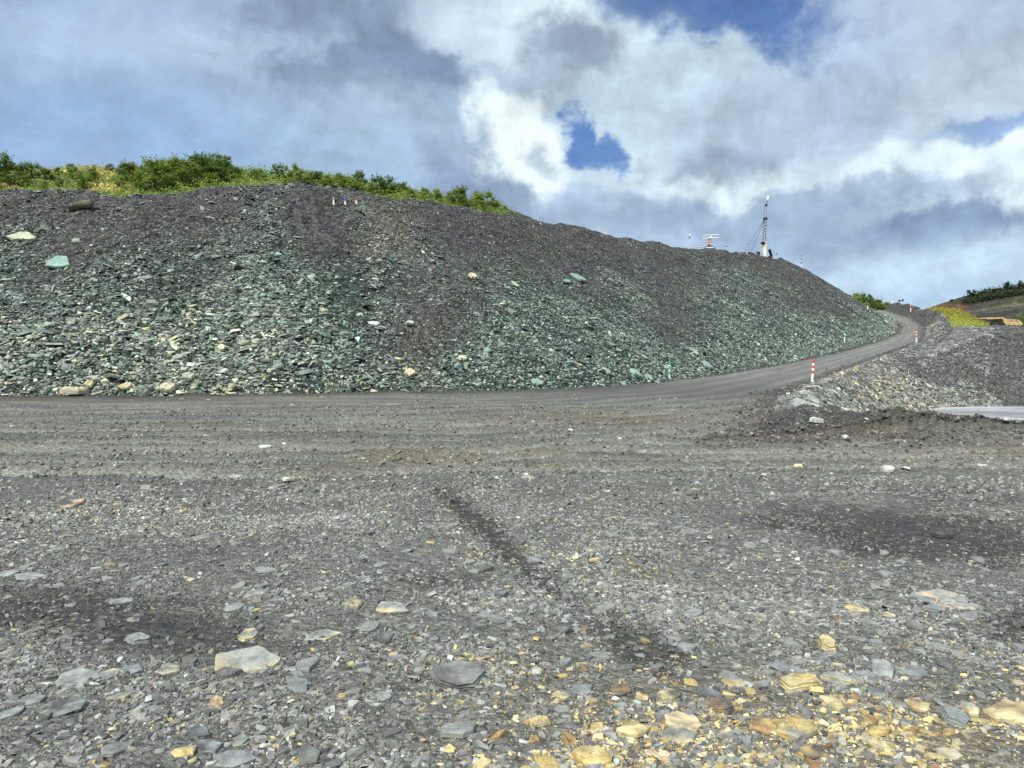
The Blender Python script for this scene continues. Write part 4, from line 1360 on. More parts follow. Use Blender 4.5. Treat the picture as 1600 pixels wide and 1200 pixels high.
def bush_proto(kind, seed):
    """crown of leaf clumps around spreading stems, one metre tall"""
    g = np.random.default_rng(seed)
    nl = int(g.integers(16, 24))
    lob = []
    nl += 6
    for i in range(nl):
        a = g.uniform(0, 6.28); rr = .56 * math.sqrt(g.random()); h = g.uniform(.12, .92)
        if kind == 'upright': rr *= .65
        rr *= (1.15 - .65 * h)
        lob.append((rr * math.cos(a), rr * math.sin(a), h, g.uniform(.08, .16)))
    cs = []
    for (x, y, z, r) in lob:
        n = int(120 * (r / .13) ** 2)
        d = g.normal(0, 1, (n, 3)); d /= np.linalg.norm(d, axis=1, keepdims=True)
        cs.append(np.array([[x, y, z]]) + d * (r * g.uniform(.35, 1.15, (n, 1))) * np.array([[1, 1, .8]]))
        # sprigs that break the outline
        for _ in range(5):
            dv = g.normal(0, 1, 3); dv[2] = abs(dv[2]) + .4; dv /= np.linalg.norm(dv)
            t = g.random((9, 1))
            cs.append(np.array([[x, y, z]]) + dv[None] * (r * (.8 + 1.5 * t)) + g.normal(0, .016, (9, 3)))
    me = leaves('crown', np.concatenate(cs), .036)
    me.materials.append({'pale': M_LEAF_Y, 'dark': M_LEAF_D}.get(kind, M_LEAF))
    bm = bmesh.new()
    for (x, y, z, r) in lob[:12]:
        mid = (x * .35 + g.normal(0, .02), y * .35 + g.normal(0, .02), z * .5)
        tube_mesh(bm, (x * .06, y * .06, -.12), mid, .014, .009, 5)
        tube_mesh(bm, mid, (x, y, z), .009, .004, 5)
    st = to_mesh(bm, 'stem'); st.materials.append(M_BARK)
    return me, st


BUSH = {k: [bush_proto(k, 40 + 10 * i + j) for j in range(3)] for i, k in enumerate(('round', 'upright', 'dark', 'pale'))}


def plant(name, loc, h, wid, protos, label, cat, group, yaw=None, crown='crown', stem='stem'):
    e = bpy.data.objects.new(name, None)
    e.empty_display_size = .2
    e.location = loc
    e.rotation_euler = (0, 0, random.uniform(0, 6.28) if yaw is None else yaw)
    col.objects.link(e)
    tag(e, label, cat, group)
    a, b = random.choice(protos)
    for nm, me in ((crown, a), (stem, b)):
        o = bpy.data.objects.new(nm, me); col.objects.link(o); o.parent = e
        o.scale = (h * wid, h * wid, h)
    return e


BL = 'leafy green bush among the others on the crest behind the slate heap'
BUSHES = [
    (8, 288, 52, .8, 'dark', 'tall dark bush at the left margin above the heap'), (32, 286, 36, 1.1, 'round', BL), (56, 282, 30, 1.1, 'round', BL), (46, 296, 24, 1.1, 'round', BL), (76, 284, 24, 1.0, 'dark', BL),
    (96, 276, 16, 1.0, 'dark', BL), (118, 270, 16, 1.0, 'dark', 'small dark bush on the skyline above the yellow grass'), (122, 282, 22, 1.1, 'round', BL), (150, 288, 30, .9, 'upright', 'upright bush standing in the yellow grass'),
    (136, 299, 26, 1.2, 'round', BL), (100, 296, 20, .9, 'upright', 'small upright bush in front of the yellow grass'), (75, 298, 18, .9, 'upright', BL), (177, 271, 16, .9, 'dark', 'single small bush on the skyline right of the yellow grass'), (20, 270, 16, 1.2, 'dark', BL),
    (205, 288, 36, 1.0, 'pale', 'pale olive bush at the left end of the big clump'), (234, 290, 32, 1.2, 'round', BL), (262, 288, 40, 1.1, 'round', BL), (290, 290, 46, 1.1, 'round', BL),
    (318, 288, 50, 1.0, 'dark', 'tallest dark bush on top of the big clump above the heap'), (346, 286, 40, 1.0, 'dark', BL), (332, 296, 26, 1.3, 'round', BL), (272, 298, 22, 1.4, 'round', BL),
    (226, 299, 20, 1.3, 'round', BL), (302, 297, 20, 1.4, 'pale', 'light green low bush at the foot of the big clump'), (362, 288, 24, 1.1, 'round', BL), (248, 278, 26, 1.1, 'dark', BL), (190, 298, 22, 1.2, 'round', BL),
    (372, 284, 12, 1.2, 'round', BL), (400, 284, 22, 1.0, 'pale', 'pale bush in the gap right of the big clump'), (416, 286, 16, 1.2, 'round', BL), (437, 282, 30, .9, 'dark', 'dark airy bush beside the gap in the crest bushes'),
    (459, 282, 32, 1.0, 'round', BL), (448, 291, 20, 1.4, 'round', BL), (476, 290, 30, 1.2, 'round', BL), (496, 291, 28, 1.2, 'dark', BL), (514, 294, 25, 1.2, 'round', BL), (533, 288, 22, .9, 'dark', BL),
    (542, 298, 24, 1.3, 'round', BL), (563, 290, 28, .7, 'dark', 'small dark bush sticking up alone above the sloping crest'), (560, 301, 20, 1.4, 'round', BL), (585, 304, 20, 1.3, 'round', BL), (606, 307, 18, 1.3, 'pale', BL), (622, 304, 22, .8, 'dark', BL),
    (642, 312, 18, 1.4, 'round', BL), (664, 315, 18, 1.3, 'round', BL), (684, 317, 28, .9, 'upright', 'pointed bush in the right hand row on the crest'), (702, 320, 24, 1.0, 'upright', BL), (724, 323, 26, 1.0, 'upright', BL), (738, 326, 18, 1.1, 'round', BL),
    (757, 328, 18, 1.0, 'upright', BL), (775, 331, 13, 1.0, 'round', BL), (789, 332, 11, .7, 'dark', 'tiny bush at the right end of the crest bushes'), (632, 308, 28, .5, 'pale', 'thin feathery sapling rising from the crest bushes'),
]
g_ = random.Random(5)
for _ in range(46):
    px = g_.uniform(-30, 770) if g_.random() < .8 else g_.uniform(190, 380)
    if 50 < px < 190: continue
    cy = float(np.interp(px, CREST_PX[:, 0], CREST_PX[:, 1]))
    BUSHES.append((px, cy - g_.uniform(1, 12) - (10 if 190 < px < 370 else 0), g_.uniform(17, 27) * (1.25 if 190 < px < 370 else 1), g_.uniform(.9, 1.4), g_.choice(('round', 'round', 'dark', 'upright', 'pale')), BL))
pts = hit([(b[0], b[1] - 4) for b in BUSHES], 30, 120)
for (px, by, hp, wid, kind, lab), p in zip(BUSHES, pts):
    px2, py2 = proj(p[0], p[1], p[2])
    Y = p[1] if p[1] < 115 else np.interp(px, CAL_PX, CAL_D) + 8
    x = (px - 800) / F * Y
    z = ground_z(x, Y)[0]
    _, pyb = proj(x, Y, z)
    hp *= .80 if px > 385 else .90
    h = max(hp + (float(pyb) - by) , hp * .75) * Y / F
    plant('bush', (x, Y, z - .05), h, wid * 1.2, BUSH[kind], lab, 'bush', 'bushes on the crest of the heap')


def cover(name, n, cond, size, mat, label, spread=.25, per=10):
    """ground cover: many small tufts over the part of the terrain that COND picks"""
    x = rng.uniform(-75, 130, n); y = rng.uniform(38, 225, n)
    a = np.degrees(np.arctan2(x, y))
    m = (a > -42) & (a < 42)
    x, y = x[m], y[m]
    z, cls, I = terrain(x, y)
    ok = rng.random(len(x)) < cond(x, y, z, cls, I)
    x, y, z = x[ok], y[ok], z[ok]
    c = np.repeat(np.stack([x, y, z], -1), per, 0)
    c += rng.normal(0, 1, c.shape) * np.array([[spread, spread, spread * .45]]) + np.array([[0, 0, spread * .5]])
    me = leaves(name, c, size, flat=1.6 if 'grass' in name else .4)
    tag(link(name, me, mat), label, kind='stuff')
    return len(x)


veg_on = lambda I: I['veg'] * (I['dd'] < 26)
cover('undergrowth', 160000, lambda x, y, z, c_, I: veg_on(I) * sstep(fbm(x * .22, y * .22, 3, 77), .06, -.10) * .8 + veg_on(I) * sstep(I['px'], 190, 240) * .8, .085, M_LEAF, 'low green growth covering the ground between the crest bushes', .36, 12)
cover('grass', 90000, lambda x, y, z, c_, I: veg_on(I) * sstep(I['px'], 225, 185) * sstep(fbm(x * .22, y * .22, 3, 77), -.12, .06) * .8, .11, M_STRAW, 'dry yellow grass between the bushes on the crest', .22, 9)
cover('undergrowth', 90000, lambda x, y, z, c_, I: np.clip(I['knoll'] * 1.5, 0, 1) * (y > 160) * (x < 1.0 * 110) * .9, .16, M_LEAF_D, 'scrubby green growth on the knoll behind the ramp bend', .5, 9)
cover('grass', 120000, lambda x, y, z, c_, I: np.clip(I['grassbank'] * 2.5 - .4, 0, 1) * (y > 165) * I['low'] * .9, .22, M_LIME, 'yellow green grass covering the bank left of the haul truck', .4, 9)

# bushes and dry stalks on the knoll
for px, py, hp, wid, kind, lab in ((1336, 468, 16, 1.3, 'round', 'bush on the knoll nearest to the slate heap'), (1347, 467, 14, 1.0, 'dark', 'dark bush on top of the knoll behind the ramp'), (1358, 470, 14, .9, 'dark', 'round dark bush standing above the knoll behind the ramp'),
                                   (1370, 475, 12, 1.2, 'pale', 'pale bush on the slope of the knoll behind the ramp'), (1384, 480, 12, 1.2, 'round', 'low bush at the right end of the knoll behind the ramp')):
    Y = 176.0; x = (px - 800) / F * Y; z = ground_z(x, Y)[0]
    plant('bush', (x, Y, z - .1), hp * Y / F, wid, BUSH[kind], lab, 'bush', 'bushes on the knoll')
def stalk(px, py_top, lab):
    Y = 177.0; x = (px - 800) / F * Y; z = ground_z(x, Y)[0]
    zt = at(px, py_top, Y)[2]
    bm = bmesh.new()
    h = zt - z
    tube_mesh(bm, (0, 0, -.2), (.05, 0, h * .6), .05, .035, 5); tube_mesh(bm, (.05, 0, h * .6), (.12, 0, h), .035, .012, 5)
    for t in (.5, .62, .74, .86):
        a = random.uniform(0, 6.28)
        tube_mesh(bm, (.05, 0, h * t), (.05 + .5 * math.cos(a), .5 * math.sin(a), h * t + .45), .02, .008, 4)
    o = link('dead_sapling', to_mesh(bm, 'dead_sapling'), M_BARK); o.location = (x, Y, z)
    tag(o, lab, 'sapling', 'dry saplings on the knoll')
for px, pt, lab in ((1331, 453, 'bare dry sapling at the left end of the knoll'), (1345, 449, 'tallest bare dry sapling on the knoll'), (1368, 462, 'leaning dry sapling past the round dark bush'), (1376, 460, 'bare dry sapling near the right end of the knoll')):
    stalk(px, pt, lab)


# ------------------------------------------------------------------ far hill with terraces on the right
SKYL = np.array([(1300, 520), (1400, 497), (1440, 486), (1470, 474), (1500, 464), (1530, 459), (1560, 453), (1600, 447), (1700, 428), (1900, 404), (2300, 380)], float)


def hill_point(px, v):
    """v 0 at the foot, 1 on the skyline, beyond 1 down the far side"""
    D = 300 + 130 * np.minimum(v, 1) + 90 * np.maximum(v - 1, 0)
    sk = np.interp(px, SKYL[:, 0], SKYL[:, 1])
    step = np.minimum(v, 1) + .030 * np.sin(np.minimum(v, 1) * 2 * np.pi * 5)
    py = 560 + (sk - 560) * step
    p = at(px, py, D)
    p[..., 2] -= np.maximum(v - 1, 0) * 14
    return p


def build_far_hill():
    pu = np.linspace(1330, 2250, 150); vv = np.linspace(-.12, 1.6, 90)
    U, Vv = np.meshgrid(pu, vv, indexing='ij')
    u, v = U.ravel(), Vv.ravel()
    P = hill_point(u, np.maximum(v, 0))
    P[:, 2] += .9 * fbm(u * .03, v * 9, 3, 201)
    P[:, 2] -= np.maximum(-v, 0) * 100
    n = len(u)
    w = fbm(u * .02, v * 5, 4, 202)
    vw = v + .10 * w
    c = np.tile(np.array((.036, .040, .046)), (n, 1))
    c = mixc(c, (.07, .068, .062), sstep(vw, .34, .42))
    c = mixc(c, (.052, .054, .040), sstep(vw, .56, .66) * sstep(u, 1440, 1520))
    c = mixc(c, (.085, .088, .04), sstep(vw, .70, .75) * sstep(vw, .85, .80) * sstep(u, 1500, 1560))
    c = mixc(c, (.13, .075, .04), sstep(vw, .55, .75) * sstep(u + 60 * w, 1540, 1490))
    c = mixc(c, (.05, .06, .025), sstep(vw, .86, .92) * sstep(u, 1470, 1500))
    for b in (.10, .22, .33, .45, .56, .67, .77):
        c = mixc(c, (.15, .15, .13), np.exp(-((v + .02 * w - b) / .010) ** 2) * .9 * sstep(u, 1430, 1500))
    c *= (1 + .5 * fbm(u * .15, v * 30, 3, 203))[:, None]
    a, b_ = len(pu), len(vv)
    ia, ir = np.meshgrid(np.arange(a - 1), np.arange(b_ - 1), indexing='ij')
    q = np.stack([ia * b_ + ir, (ia + 1) * b_ + ir, (ia + 1) * b_ + ir + 1, ia * b_ + ir + 1], -1).reshape(-1, 4)
    me = raw_mesh('hills', P, q.ravel(), np.full(len(q), 4), vert_col=np.clip(c, .01, 1), smooth=True)
    m = soil_material('far_hill_soil', (.3, .9, 2.5), 1.0, .9, chip_amt=.25)
    tag(link('hills', me, m), kind='structure')


build_far_hill()
# belt of scrub along the far ridge
def belt():
    n = 9000
    u = rng.uniform(1500, 2150, n); v = rng.uniform(.84, 1.0, n)
    keep = rng.random(n) < sstep(u + 30 * fbm(u * .05, v * 3, 2, 210), 1500, 1525)
    u, v = u[keep], v[keep]
    P = hill_point(u, v)
    hh = .4 + 1.9 * np.clip(vnoise(u * .11, v * 0, 211) * .7 + .3 * vnoise(u * .4, v * 0, 212), 0, 1)
    c = np.repeat(P, 7, 0)
    c += rng.normal(0, .55, c.shape); c[:, 2] += np.repeat(hh, 7) * rng.random(len(c)) ** .6
    tag(link('treeline', leaves('treeline', c, .55), M_SCRUB), 'belt of dark scrub along the ridge of the far hill', kind='stuff')
belt()


def tree_proto(seed):
    g = np.random.default_rng(seed)
    cs = []
    for i in range(13):
        a = g.uniform(0, 6.28); rr = .32 * math.sqrt(g.random()); h = g.uniform(.45, .95); r = g.uniform(.10, .17)
        n = 70
        d = g.normal(0, 1, (n, 3)); d /= np.linalg.norm(d, axis=1, keepdims=True)
        cs.append(np.array([[rr * math.cos(a), rr * math.sin(a), h]]) + d * r * g.uniform(.4, 1.1, (n, 1)))
    me = leaves('crown', np.concatenate(cs), .05); me.materials.append(M_SCRUB)
    bm = bmesh.new()
    tube_mesh(bm, (0, 0, -.1), (.01, 0, .4), .035, .025, 6); tube_mesh(bm, (.01, 0, .4), (.03, .02, .85), .025, .008, 6)
    for a in (0.3, 2.2, 4.4):
        tube_mesh(bm, (.01, 0, .38), (.2 * math.cos(a), .2 * math.sin(a), .65), .016, .006, 5)
    st = to_mesh(bm, 'trunk'); st.materials.append(M_BARK)
    return me, st
TREES = [tree_proto(70 + j) for j in range(3)]
for px, hp, wid, lab in ((1517, 13, 1.3, 'round tree at the left end of the scrub on the far ridge'), (1537, 9, 1.6, 'low spreading tree second from the left on the far ridge'), (1553, 9, 1.0, 'small tree between the spreading one and the tall one on the far ridge'),
                         (1573, 16, .9, 'tall narrow tree breaking the far ridge line'), (1594, 15, .8, 'slim tree at the right margin on the far ridge'), (1487, 6, 1.2, 'tiny shrub tree on the orange soil of the far ridge')):
    p = hill_point(np.array([float(px)]), np.array([.97]))[0]
    plant('tree', p, hp * 430 / F, wid, TREES, lab, 'tree', 'trees on the far ridge', crown='crown', stem='trunk')
# green bush at the right margin below the far hill
p = at(1599, 506, 236.0); z = ground_z(p[0], 236.0)[0]
plant('bush', (p[0], 236.0, z), (at(1599, 494, 236.0)[2] - z), .7, BUSH['dark'], 'dark green bush at the right margin behind the haul truck', 'bush', 'bushes by the truck')
# ------------------------------------------------------------------ man-made things
M_WHITE = simple_mat('white_paint', (.76, .75, .70), .55, var=.18)
M_RED = simple_mat('red_paint', (.62, .045, .05), .5, var=.08)
M_GREENP = simple_mat('green_paint', (.03, .42, .26), .5, var=.08)
M_BLUEP = simple_mat('blue_paint', (.10, .10, .48), .5, var=.08)
M_ORANGE = simple_mat('orange_paint', (.62, .27, .18), .5, var=.08)
M_BLACK = simple_mat('black_rubber', (.02, .02, .022), .7, var=.2)
M_GALV = simple_mat('galvanised_steel', (.58, .59, .60), .5, .3, var=.12)
M_DGREY = simple_mat('dark_steel_and_cab_shade', (.07, .075, .08), .5, .3, var=.15)
M_YEL = simple_mat('yellow_paint', (.72, .69, .42), .5, var=.1)
M_HAUL = simple_mat('worn_yellow_paint', (.54, .41, .21), .6, var=.3, scale=1.2)
M_BEDIN = simple_mat('scoured_steel', (.28, .25, .22), .5, .4, var=.25, scale=1.5)
M_GLASS = simple_mat('dark_glass', (.02, .025, .03), .08, var=.05)
M_PANEL = simple_mat('solar_cells', (.02, .03, .06), .2, var=.1)
M_CREAM = simple_mat('cream_plastic', (.80, .78, .70), .45, var=.05)
M_PINK = simple_mat('faded_red_plastic', (.55, .25, .24), .6, var=.15)


def bm_box(bm, c, s, rot=None, bev=0.0):
    r = bmesh.ops.create_cube(bm, size=1.0)
    vs = r['verts']
    bmesh.ops.scale(bm, vec=s, verts=vs)
    if bev:
        es = list({e for v in vs for e in v.link_edges})
        rb = bmesh.ops.bevel(bm, geom=es, offset=bev, segments=2, affect='EDGES')
        vs = list({v for f in rb['faces'] for v in f.verts} | {v for v in vs if v.is_valid})
    if rot is not None:
        bmesh.ops.rotate(bm, cent=(0, 0, 0), matrix=rot, verts=vs)
    bmesh.ops.translate(bm, vec=c, verts=vs)


def bm_lathe(bm, prof, n=14, c=(0, 0, 0), axis='Z', mats=None):
    """turn a profile [(r, h), ...] about an axis through c"""
    rings = []
    for r, h in prof:
        ring = []
        for i in range(n):
            a = 2 * math.pi * i / n
            p = (r * math.cos(a), r * math.sin(a), h)
            if axis == 'Y': p = (p[0], p[2], p[1])
            if axis == 'X': p = (p[2], p[0], p[1])
            ring.append(bm.verts.new((p[0] + c[0], p[1] + c[1], p[2] + c[2])))
        rings.append(ring)
    for k in range(len(rings) - 1):
        for i in range(n):
            f = bm.faces.new((rings[k][i], rings[k][(i + 1) % n], rings[k + 1][(i + 1) % n], rings[k + 1][i]))
            if mats: f.material_index = mats[k]
    bm.faces.new(rings[0][::-1]); f = bm.faces.new(rings[-1])
    if mats: f.material_index = mats[-1]


def thing(name, label, cat, loc, rotz=0.0, group=None, tilt=(0, 0)):
    e = bpy.data.objects.new(name, None)
    e.empty_display_size = .3
    e.location = loc
    e.rotation_euler = (tilt[0], tilt[1], rotz)
    col.objects.link(e)
    return tag(e, label, cat, group)


def part(name, bm, mats, parent):
    me = bm if isinstance(bm, bpy.types.Mesh) else to_mesh(bm, name)
    return link(name, me, mats, parent)


def on_crest(px, back=1.2):
    Y = float(np.interp(px, CAL_PX, CAL_D)) + back
    x = (px - 800) / F * Y
    return x, Y, float(ground_z(x, Y)[0])


def marker_post(px, base_py, top_py, bands, label, loc=None, wide=.16, group='striped marker posts', lean=0.0):
    """painted pipe with a domed cap, a collar at the foot and a bracket strap"""
    if loc is None:
        loc = hit([(px, base_py)])[0]
    x, y, z = loc
    d = math.hypot(x, y)
    h = max((base_py - top_py) * y / F, .3)
    r = h * wide * .36
    e = thing('marker_post', label, 'post', (x, y, z - .02), random.uniform(0, 6), group, tilt=(random.uniform(-.02, .02), lean))
    mats = [m for _, m in bands]
    uniq = list(dict.fromkeys(mats))
    bm = bmesh.new()
    prof, idx = [(r, 0.0)], []
    t = 0.0
    for frac, m in bands:
        t += frac
        prof.append((r, t * h * .96)); idx.append(uniq.index(m))
    bm_lathe(bm, prof, 12, mats=idx)
    part('tube', bm, uniq, e)
    bm = bmesh.new(); bm_lathe(bm, [(r * 1.22, h * .93), (r * 1.22, h * .975), (r * .9, h * .995), (r * .25, h)], 12); part('cap', bm, mats[-1], e)
    bm = bmesh.new(); bm_lathe(bm, [(r * 1.5, -.1), (r * 1.4, h * .04), (r * 1.01, h * .055)], 12); part('collar', bm, mats[0], e)
    return e


RW = [(.40, M_WHITE), (.13, M_RED), (.13, M_WHITE), (.11, M_RED), (.13, M_WHITE), (.10, M_RED)]
GW = [(.22, M_WHITE), (.20, M_GREENP), (.12, M_WHITE), (.22, M_GREENP), (.08, M_WHITE), (.16, M_GREENP)]
GW2 = [(.45, M_WHITE), (.20, M_GREENP), (.15, M_WHITE), (.20, M_GREENP)]
DW = [(.3, M_WHITE), (.2, M_DGREY), (.15, M_WHITE), (.15, M_DGREY), (.1, M_WHITE), (.1, M_DGREY)]
marker_post(1269, 597, 563, RW, 'red and white banded post at the near outer corner of the ramp', lean=.06)
marker_post(1432, 534, 514, RW, 'red and white banded post on the outside of the ramp bend', lean=.12)
marker_post(1046, 591, 565, GW, 'green and white post among the rubble at the foot of the heap')
marker_post(1319.5, 535, 517, GW2, 'pale green and white post on the slope beside the upper ramp')
x_, Y_ = (1421.5 - 800) / F * 128, 128.0
marker_post(1421.5, 491, 478, [(.45, M_WHITE), (.3, M_RED), (.25, M_WHITE)], 'red and white post on the dark rubble wall beyond the ramp bend', loc=(x_, Y_, at(1421.5, 490, Y_)[2] if abs(at(1421.5, 490, Y_)[2] - ground_z(x_, Y_)[0]) < .1 else ground_z(x_, Y_)[0]))
x_, Y_ = (1392.5 - 800) / F * 158, 158.0
marker_post(1392.5, 483, 473, [(.5, M_CREAM), (.25, M_ORANGE), (.25, M_WHITE)], 'cream and orange post at the right end of the knoll', loc=(x_, Y_, ground_z(x_, Y_)[0]))
marker_post(1355.5, 483, 478, [(1.0, M_WHITE)], 'short white post on the flank of the heap below the knoll', wide=.5)
marker_post(945, 365, 353, RW, 'red and white banded post alone on the bare crest of the heap', loc=on_crest(945, .4))
marker_post(1044.5, 385, 380, [(.5, M_CREAM), (.5, M_PINK)], 'short faded pink post on the crest left of the white domed camera pole', loc=on_crest(1044.5, .6), wide=.5)
marker_post(1165.5, 397, 381, DW, 'dark banded post on the crest just left of the mast', loc=on_crest(1165.5, .5), wide=.10)
marker_post(1250, 414, 395, DW, 'dark and white banded post at the shoulder of the heap right of the mast', loc=on_crest(1250, .2), wide=.10)
for px, b, t_, mm, lab in ((521.5, 318, 308, [(.55, M_WHITE), (.45, M_PINK)], 'small pink and white marker, leftmost of three near the crest'),
                           (539.5, 320, 309, [(.35, M_CREAM), (.65, M_BLUEP)], 'small blue topped marker between two red topped ones near the crest'),
                           (557, 320, 309, [(.55, M_CREAM), (.45, M_RED)], 'small dark red and cream marker, rightmost of three near the crest')):
    marker_post(px, b, t_, mm, lab, wide=.36, group='three small markers near the crest')

# ---- communications mast on its trailer
def mast():
    x, y, z = on_crest(1191, 1.6)
    m = y / F                                           # metres per picture pixel at that distance
    z0 = at(1191, 400, y)[2]
    z = min(z, z0) if z0 - z < 1 else z
    e = thing('mast', 'tall lattice mast with coiled cable on a yellow cabinet at the crest of the heap', 'mast', (x, y, z), 0.1)
    X = lambda px: (px - 1191) * m
    Z = lambda py: at(1191, py, y)[2] - z
    bm = bmesh.new()
    bm_box(bm, (X(1192.5), 0, (Z(402) + Z(379)) / 2), (5 * m, 5 * m, Z(379) - Z(402)), bev=.05)
    bm_box(bm, (X(1192.5), 0, Z(379) + .06), (5.5 * m, 5.5 * m, .1))
    cab = part('cabinet', bm, M_YEL, e)
    bm = bmesh.new(); bm_box(bm, (X(1192.5), -2.55 * m, Z(396)), (4.8 * m, .06, 10 * m), bev=.02); part('door', bm, M_WHITE, cab)
    # three-legged lattice
    zb, zm, zt = Z(380), Z(340), Z(321)
    bx, mx, tx = X(1191.5), X(1193.5), X(1194)
    bm = bmesh.new()
    legs = []
    for k in range(3):
        a = 2 * math.pi * k / 3 + .3
        r0, r1 = 2.6 * m, 2.2 * m
        p0 = Vector((bx + r0 * math.cos(a), r0 * math.sin(a), zb)); p1 = Vector((mx + r1 * math.cos(a), r1 * math.sin(a), zm))
        legs.append((p0, p1)); tube_mesh(bm, p0, p1, .04, .04, 6)
    nseg = 11
    for k in range(3):
        (a0, a1), (b0, b1) = legs[k], legs[(k + 1) % 3]
        for s in range(nseg):
            t0, t1 = s / nseg, (s + 1) / nseg
            tube_mesh(bm, a0.lerp(a1, t0), b0.lerp(b1, t1), .022, .022, 4)
            tube_mesh(bm, a0.lerp(a1, t1), b0.lerp(b1, t1), .018, .018, 4)
    part('lattice', bm, M_GALV, e)
    bm = bmesh.new(); tube_mesh(bm, (mx, 0, zm), (tx, 0, zt), .07, .045, 8); part('top_pole', bm, M_GALV, e)
    # dark coiled cable round lattice and pole
    bm = bmesh.new()
    prev = None
    for i in range(150):
        t = i / 149
        zz = zb + (zt - zb) * t
        cx = bx + (tx - bx) * t
        r = (2.9 if zz < zm else 1.5 + 1.3 * (1 - (zz - zm) / (zt - zm))) * m
        a = t * 2 * math.pi * 12.5
        p = (cx + r * math.cos(a), r * math.sin(a), zz)
        if prev: tube_mesh(bm, prev, p, .026, .026, 5)
        prev = p
    part('cable', bm, M_DGREY, e)
    bm = bmesh.new(); bm_lathe(bm, [(3.2 * m, 0), (3.4 * m, .25 * m), (3.4 * m, 2.4 * m), (2.6 * m, 3 * m)], 10, (X(1193.5), 0, Z(343))); part('joint', bm, M_BLACK, e)
    bm = bmesh.new(); bm_lathe(bm, [(2.2 * m, -2 * m), (3.6 * m, -1 * m), (3.6 * m, 1 * m), (1.8 * m, 2.2 * m)], 10, (X(1189.5), -1 * m, Z(380))); part('winch', bm, M_BLACK, e)
    bm = bmesh.new(); bm_box(bm, (X(1194.5), 0, Z(320.5)), (3.6 * m, 2 * m, 3.2 * m), Matrix.Rotation(-.5, 3, 'Y'), bev=.03); tube_mesh(bm, (X(1195), 0, Z(320)), (X(1196.5), 0, Z(314)), .05, .04, 6); part('bracket', bm, M_BLACK, e)
    bm = bmesh.new(); bm_box(bm, (X(1197), 0, Z(309)), (3.4 * m, .8 * m, 7 * m), Matrix.Rotation(.35, 3, 'Y'), bev=.03); part('antenna', bm, M_CREAM, e)
    for px, py in ((1167.5, 386), (1178, 388)):
        bm = bmesh.new(); tube_mesh(bm, (X(1192), 0, Z(344)), (X(px), 1.5, Z(py) - .3), .022, .022, 5); part('guy_wire', bm, M_DGREY, e)
    bm = bmesh.new(); tube_mesh(bm, (X(1192), 0, Z(344)), (X(1206), 3.5, Z(401)), .018, .018, 5); part('guy_wire', bm, M_DGREY, e)
    bm = bmesh.new()
    bm_box(bm, (X(1192), 0, Z(403)), (22 * m, 9 * m, .14), bev=.02); tube_mesh(bm, (X(1181), 0, Z(403)), (X(1172), 0, Z(402)), .06, .06, 6)
    part('trailer_frame', bm, M_DGREY, e)
    bm = bmesh.new(); bm_box(bm, (X(1182), 0, Z(397)), (5 * m, 6 * m, 6.5 * m), Matrix.Rotation(.12, 3, 'Y'), bev=.05); part('battery_box', bm, M_BLACK, e)
    bm = bmesh.new(); bm_box(bm, (X(1202.5), 0, Z(396)), (.9 * m, 8 * m, 14 * m), Matrix.Rotation(-.33, 3, 'Y')); part('solar_panel', bm, M_PANEL, e)
    bm = bmesh.new(); bm_box(bm, (X(1205), -2 * m, Z(402)), (7 * m, 3 * m, 1.4 * m), bev=.03); part('outrigger', bm, M_WHITE, e)
    for sx in (1186, 1199):
        bm = bmesh.new(); bm_lathe(bm, [(.16, -.09), (.30, -.08), (.32, 0), (.30, .08), (.16, .09)], 14, (X(sx), -5 * m, Z(404)), 'Y'); part('wheel', bm, M_BLACK, e)


mast()


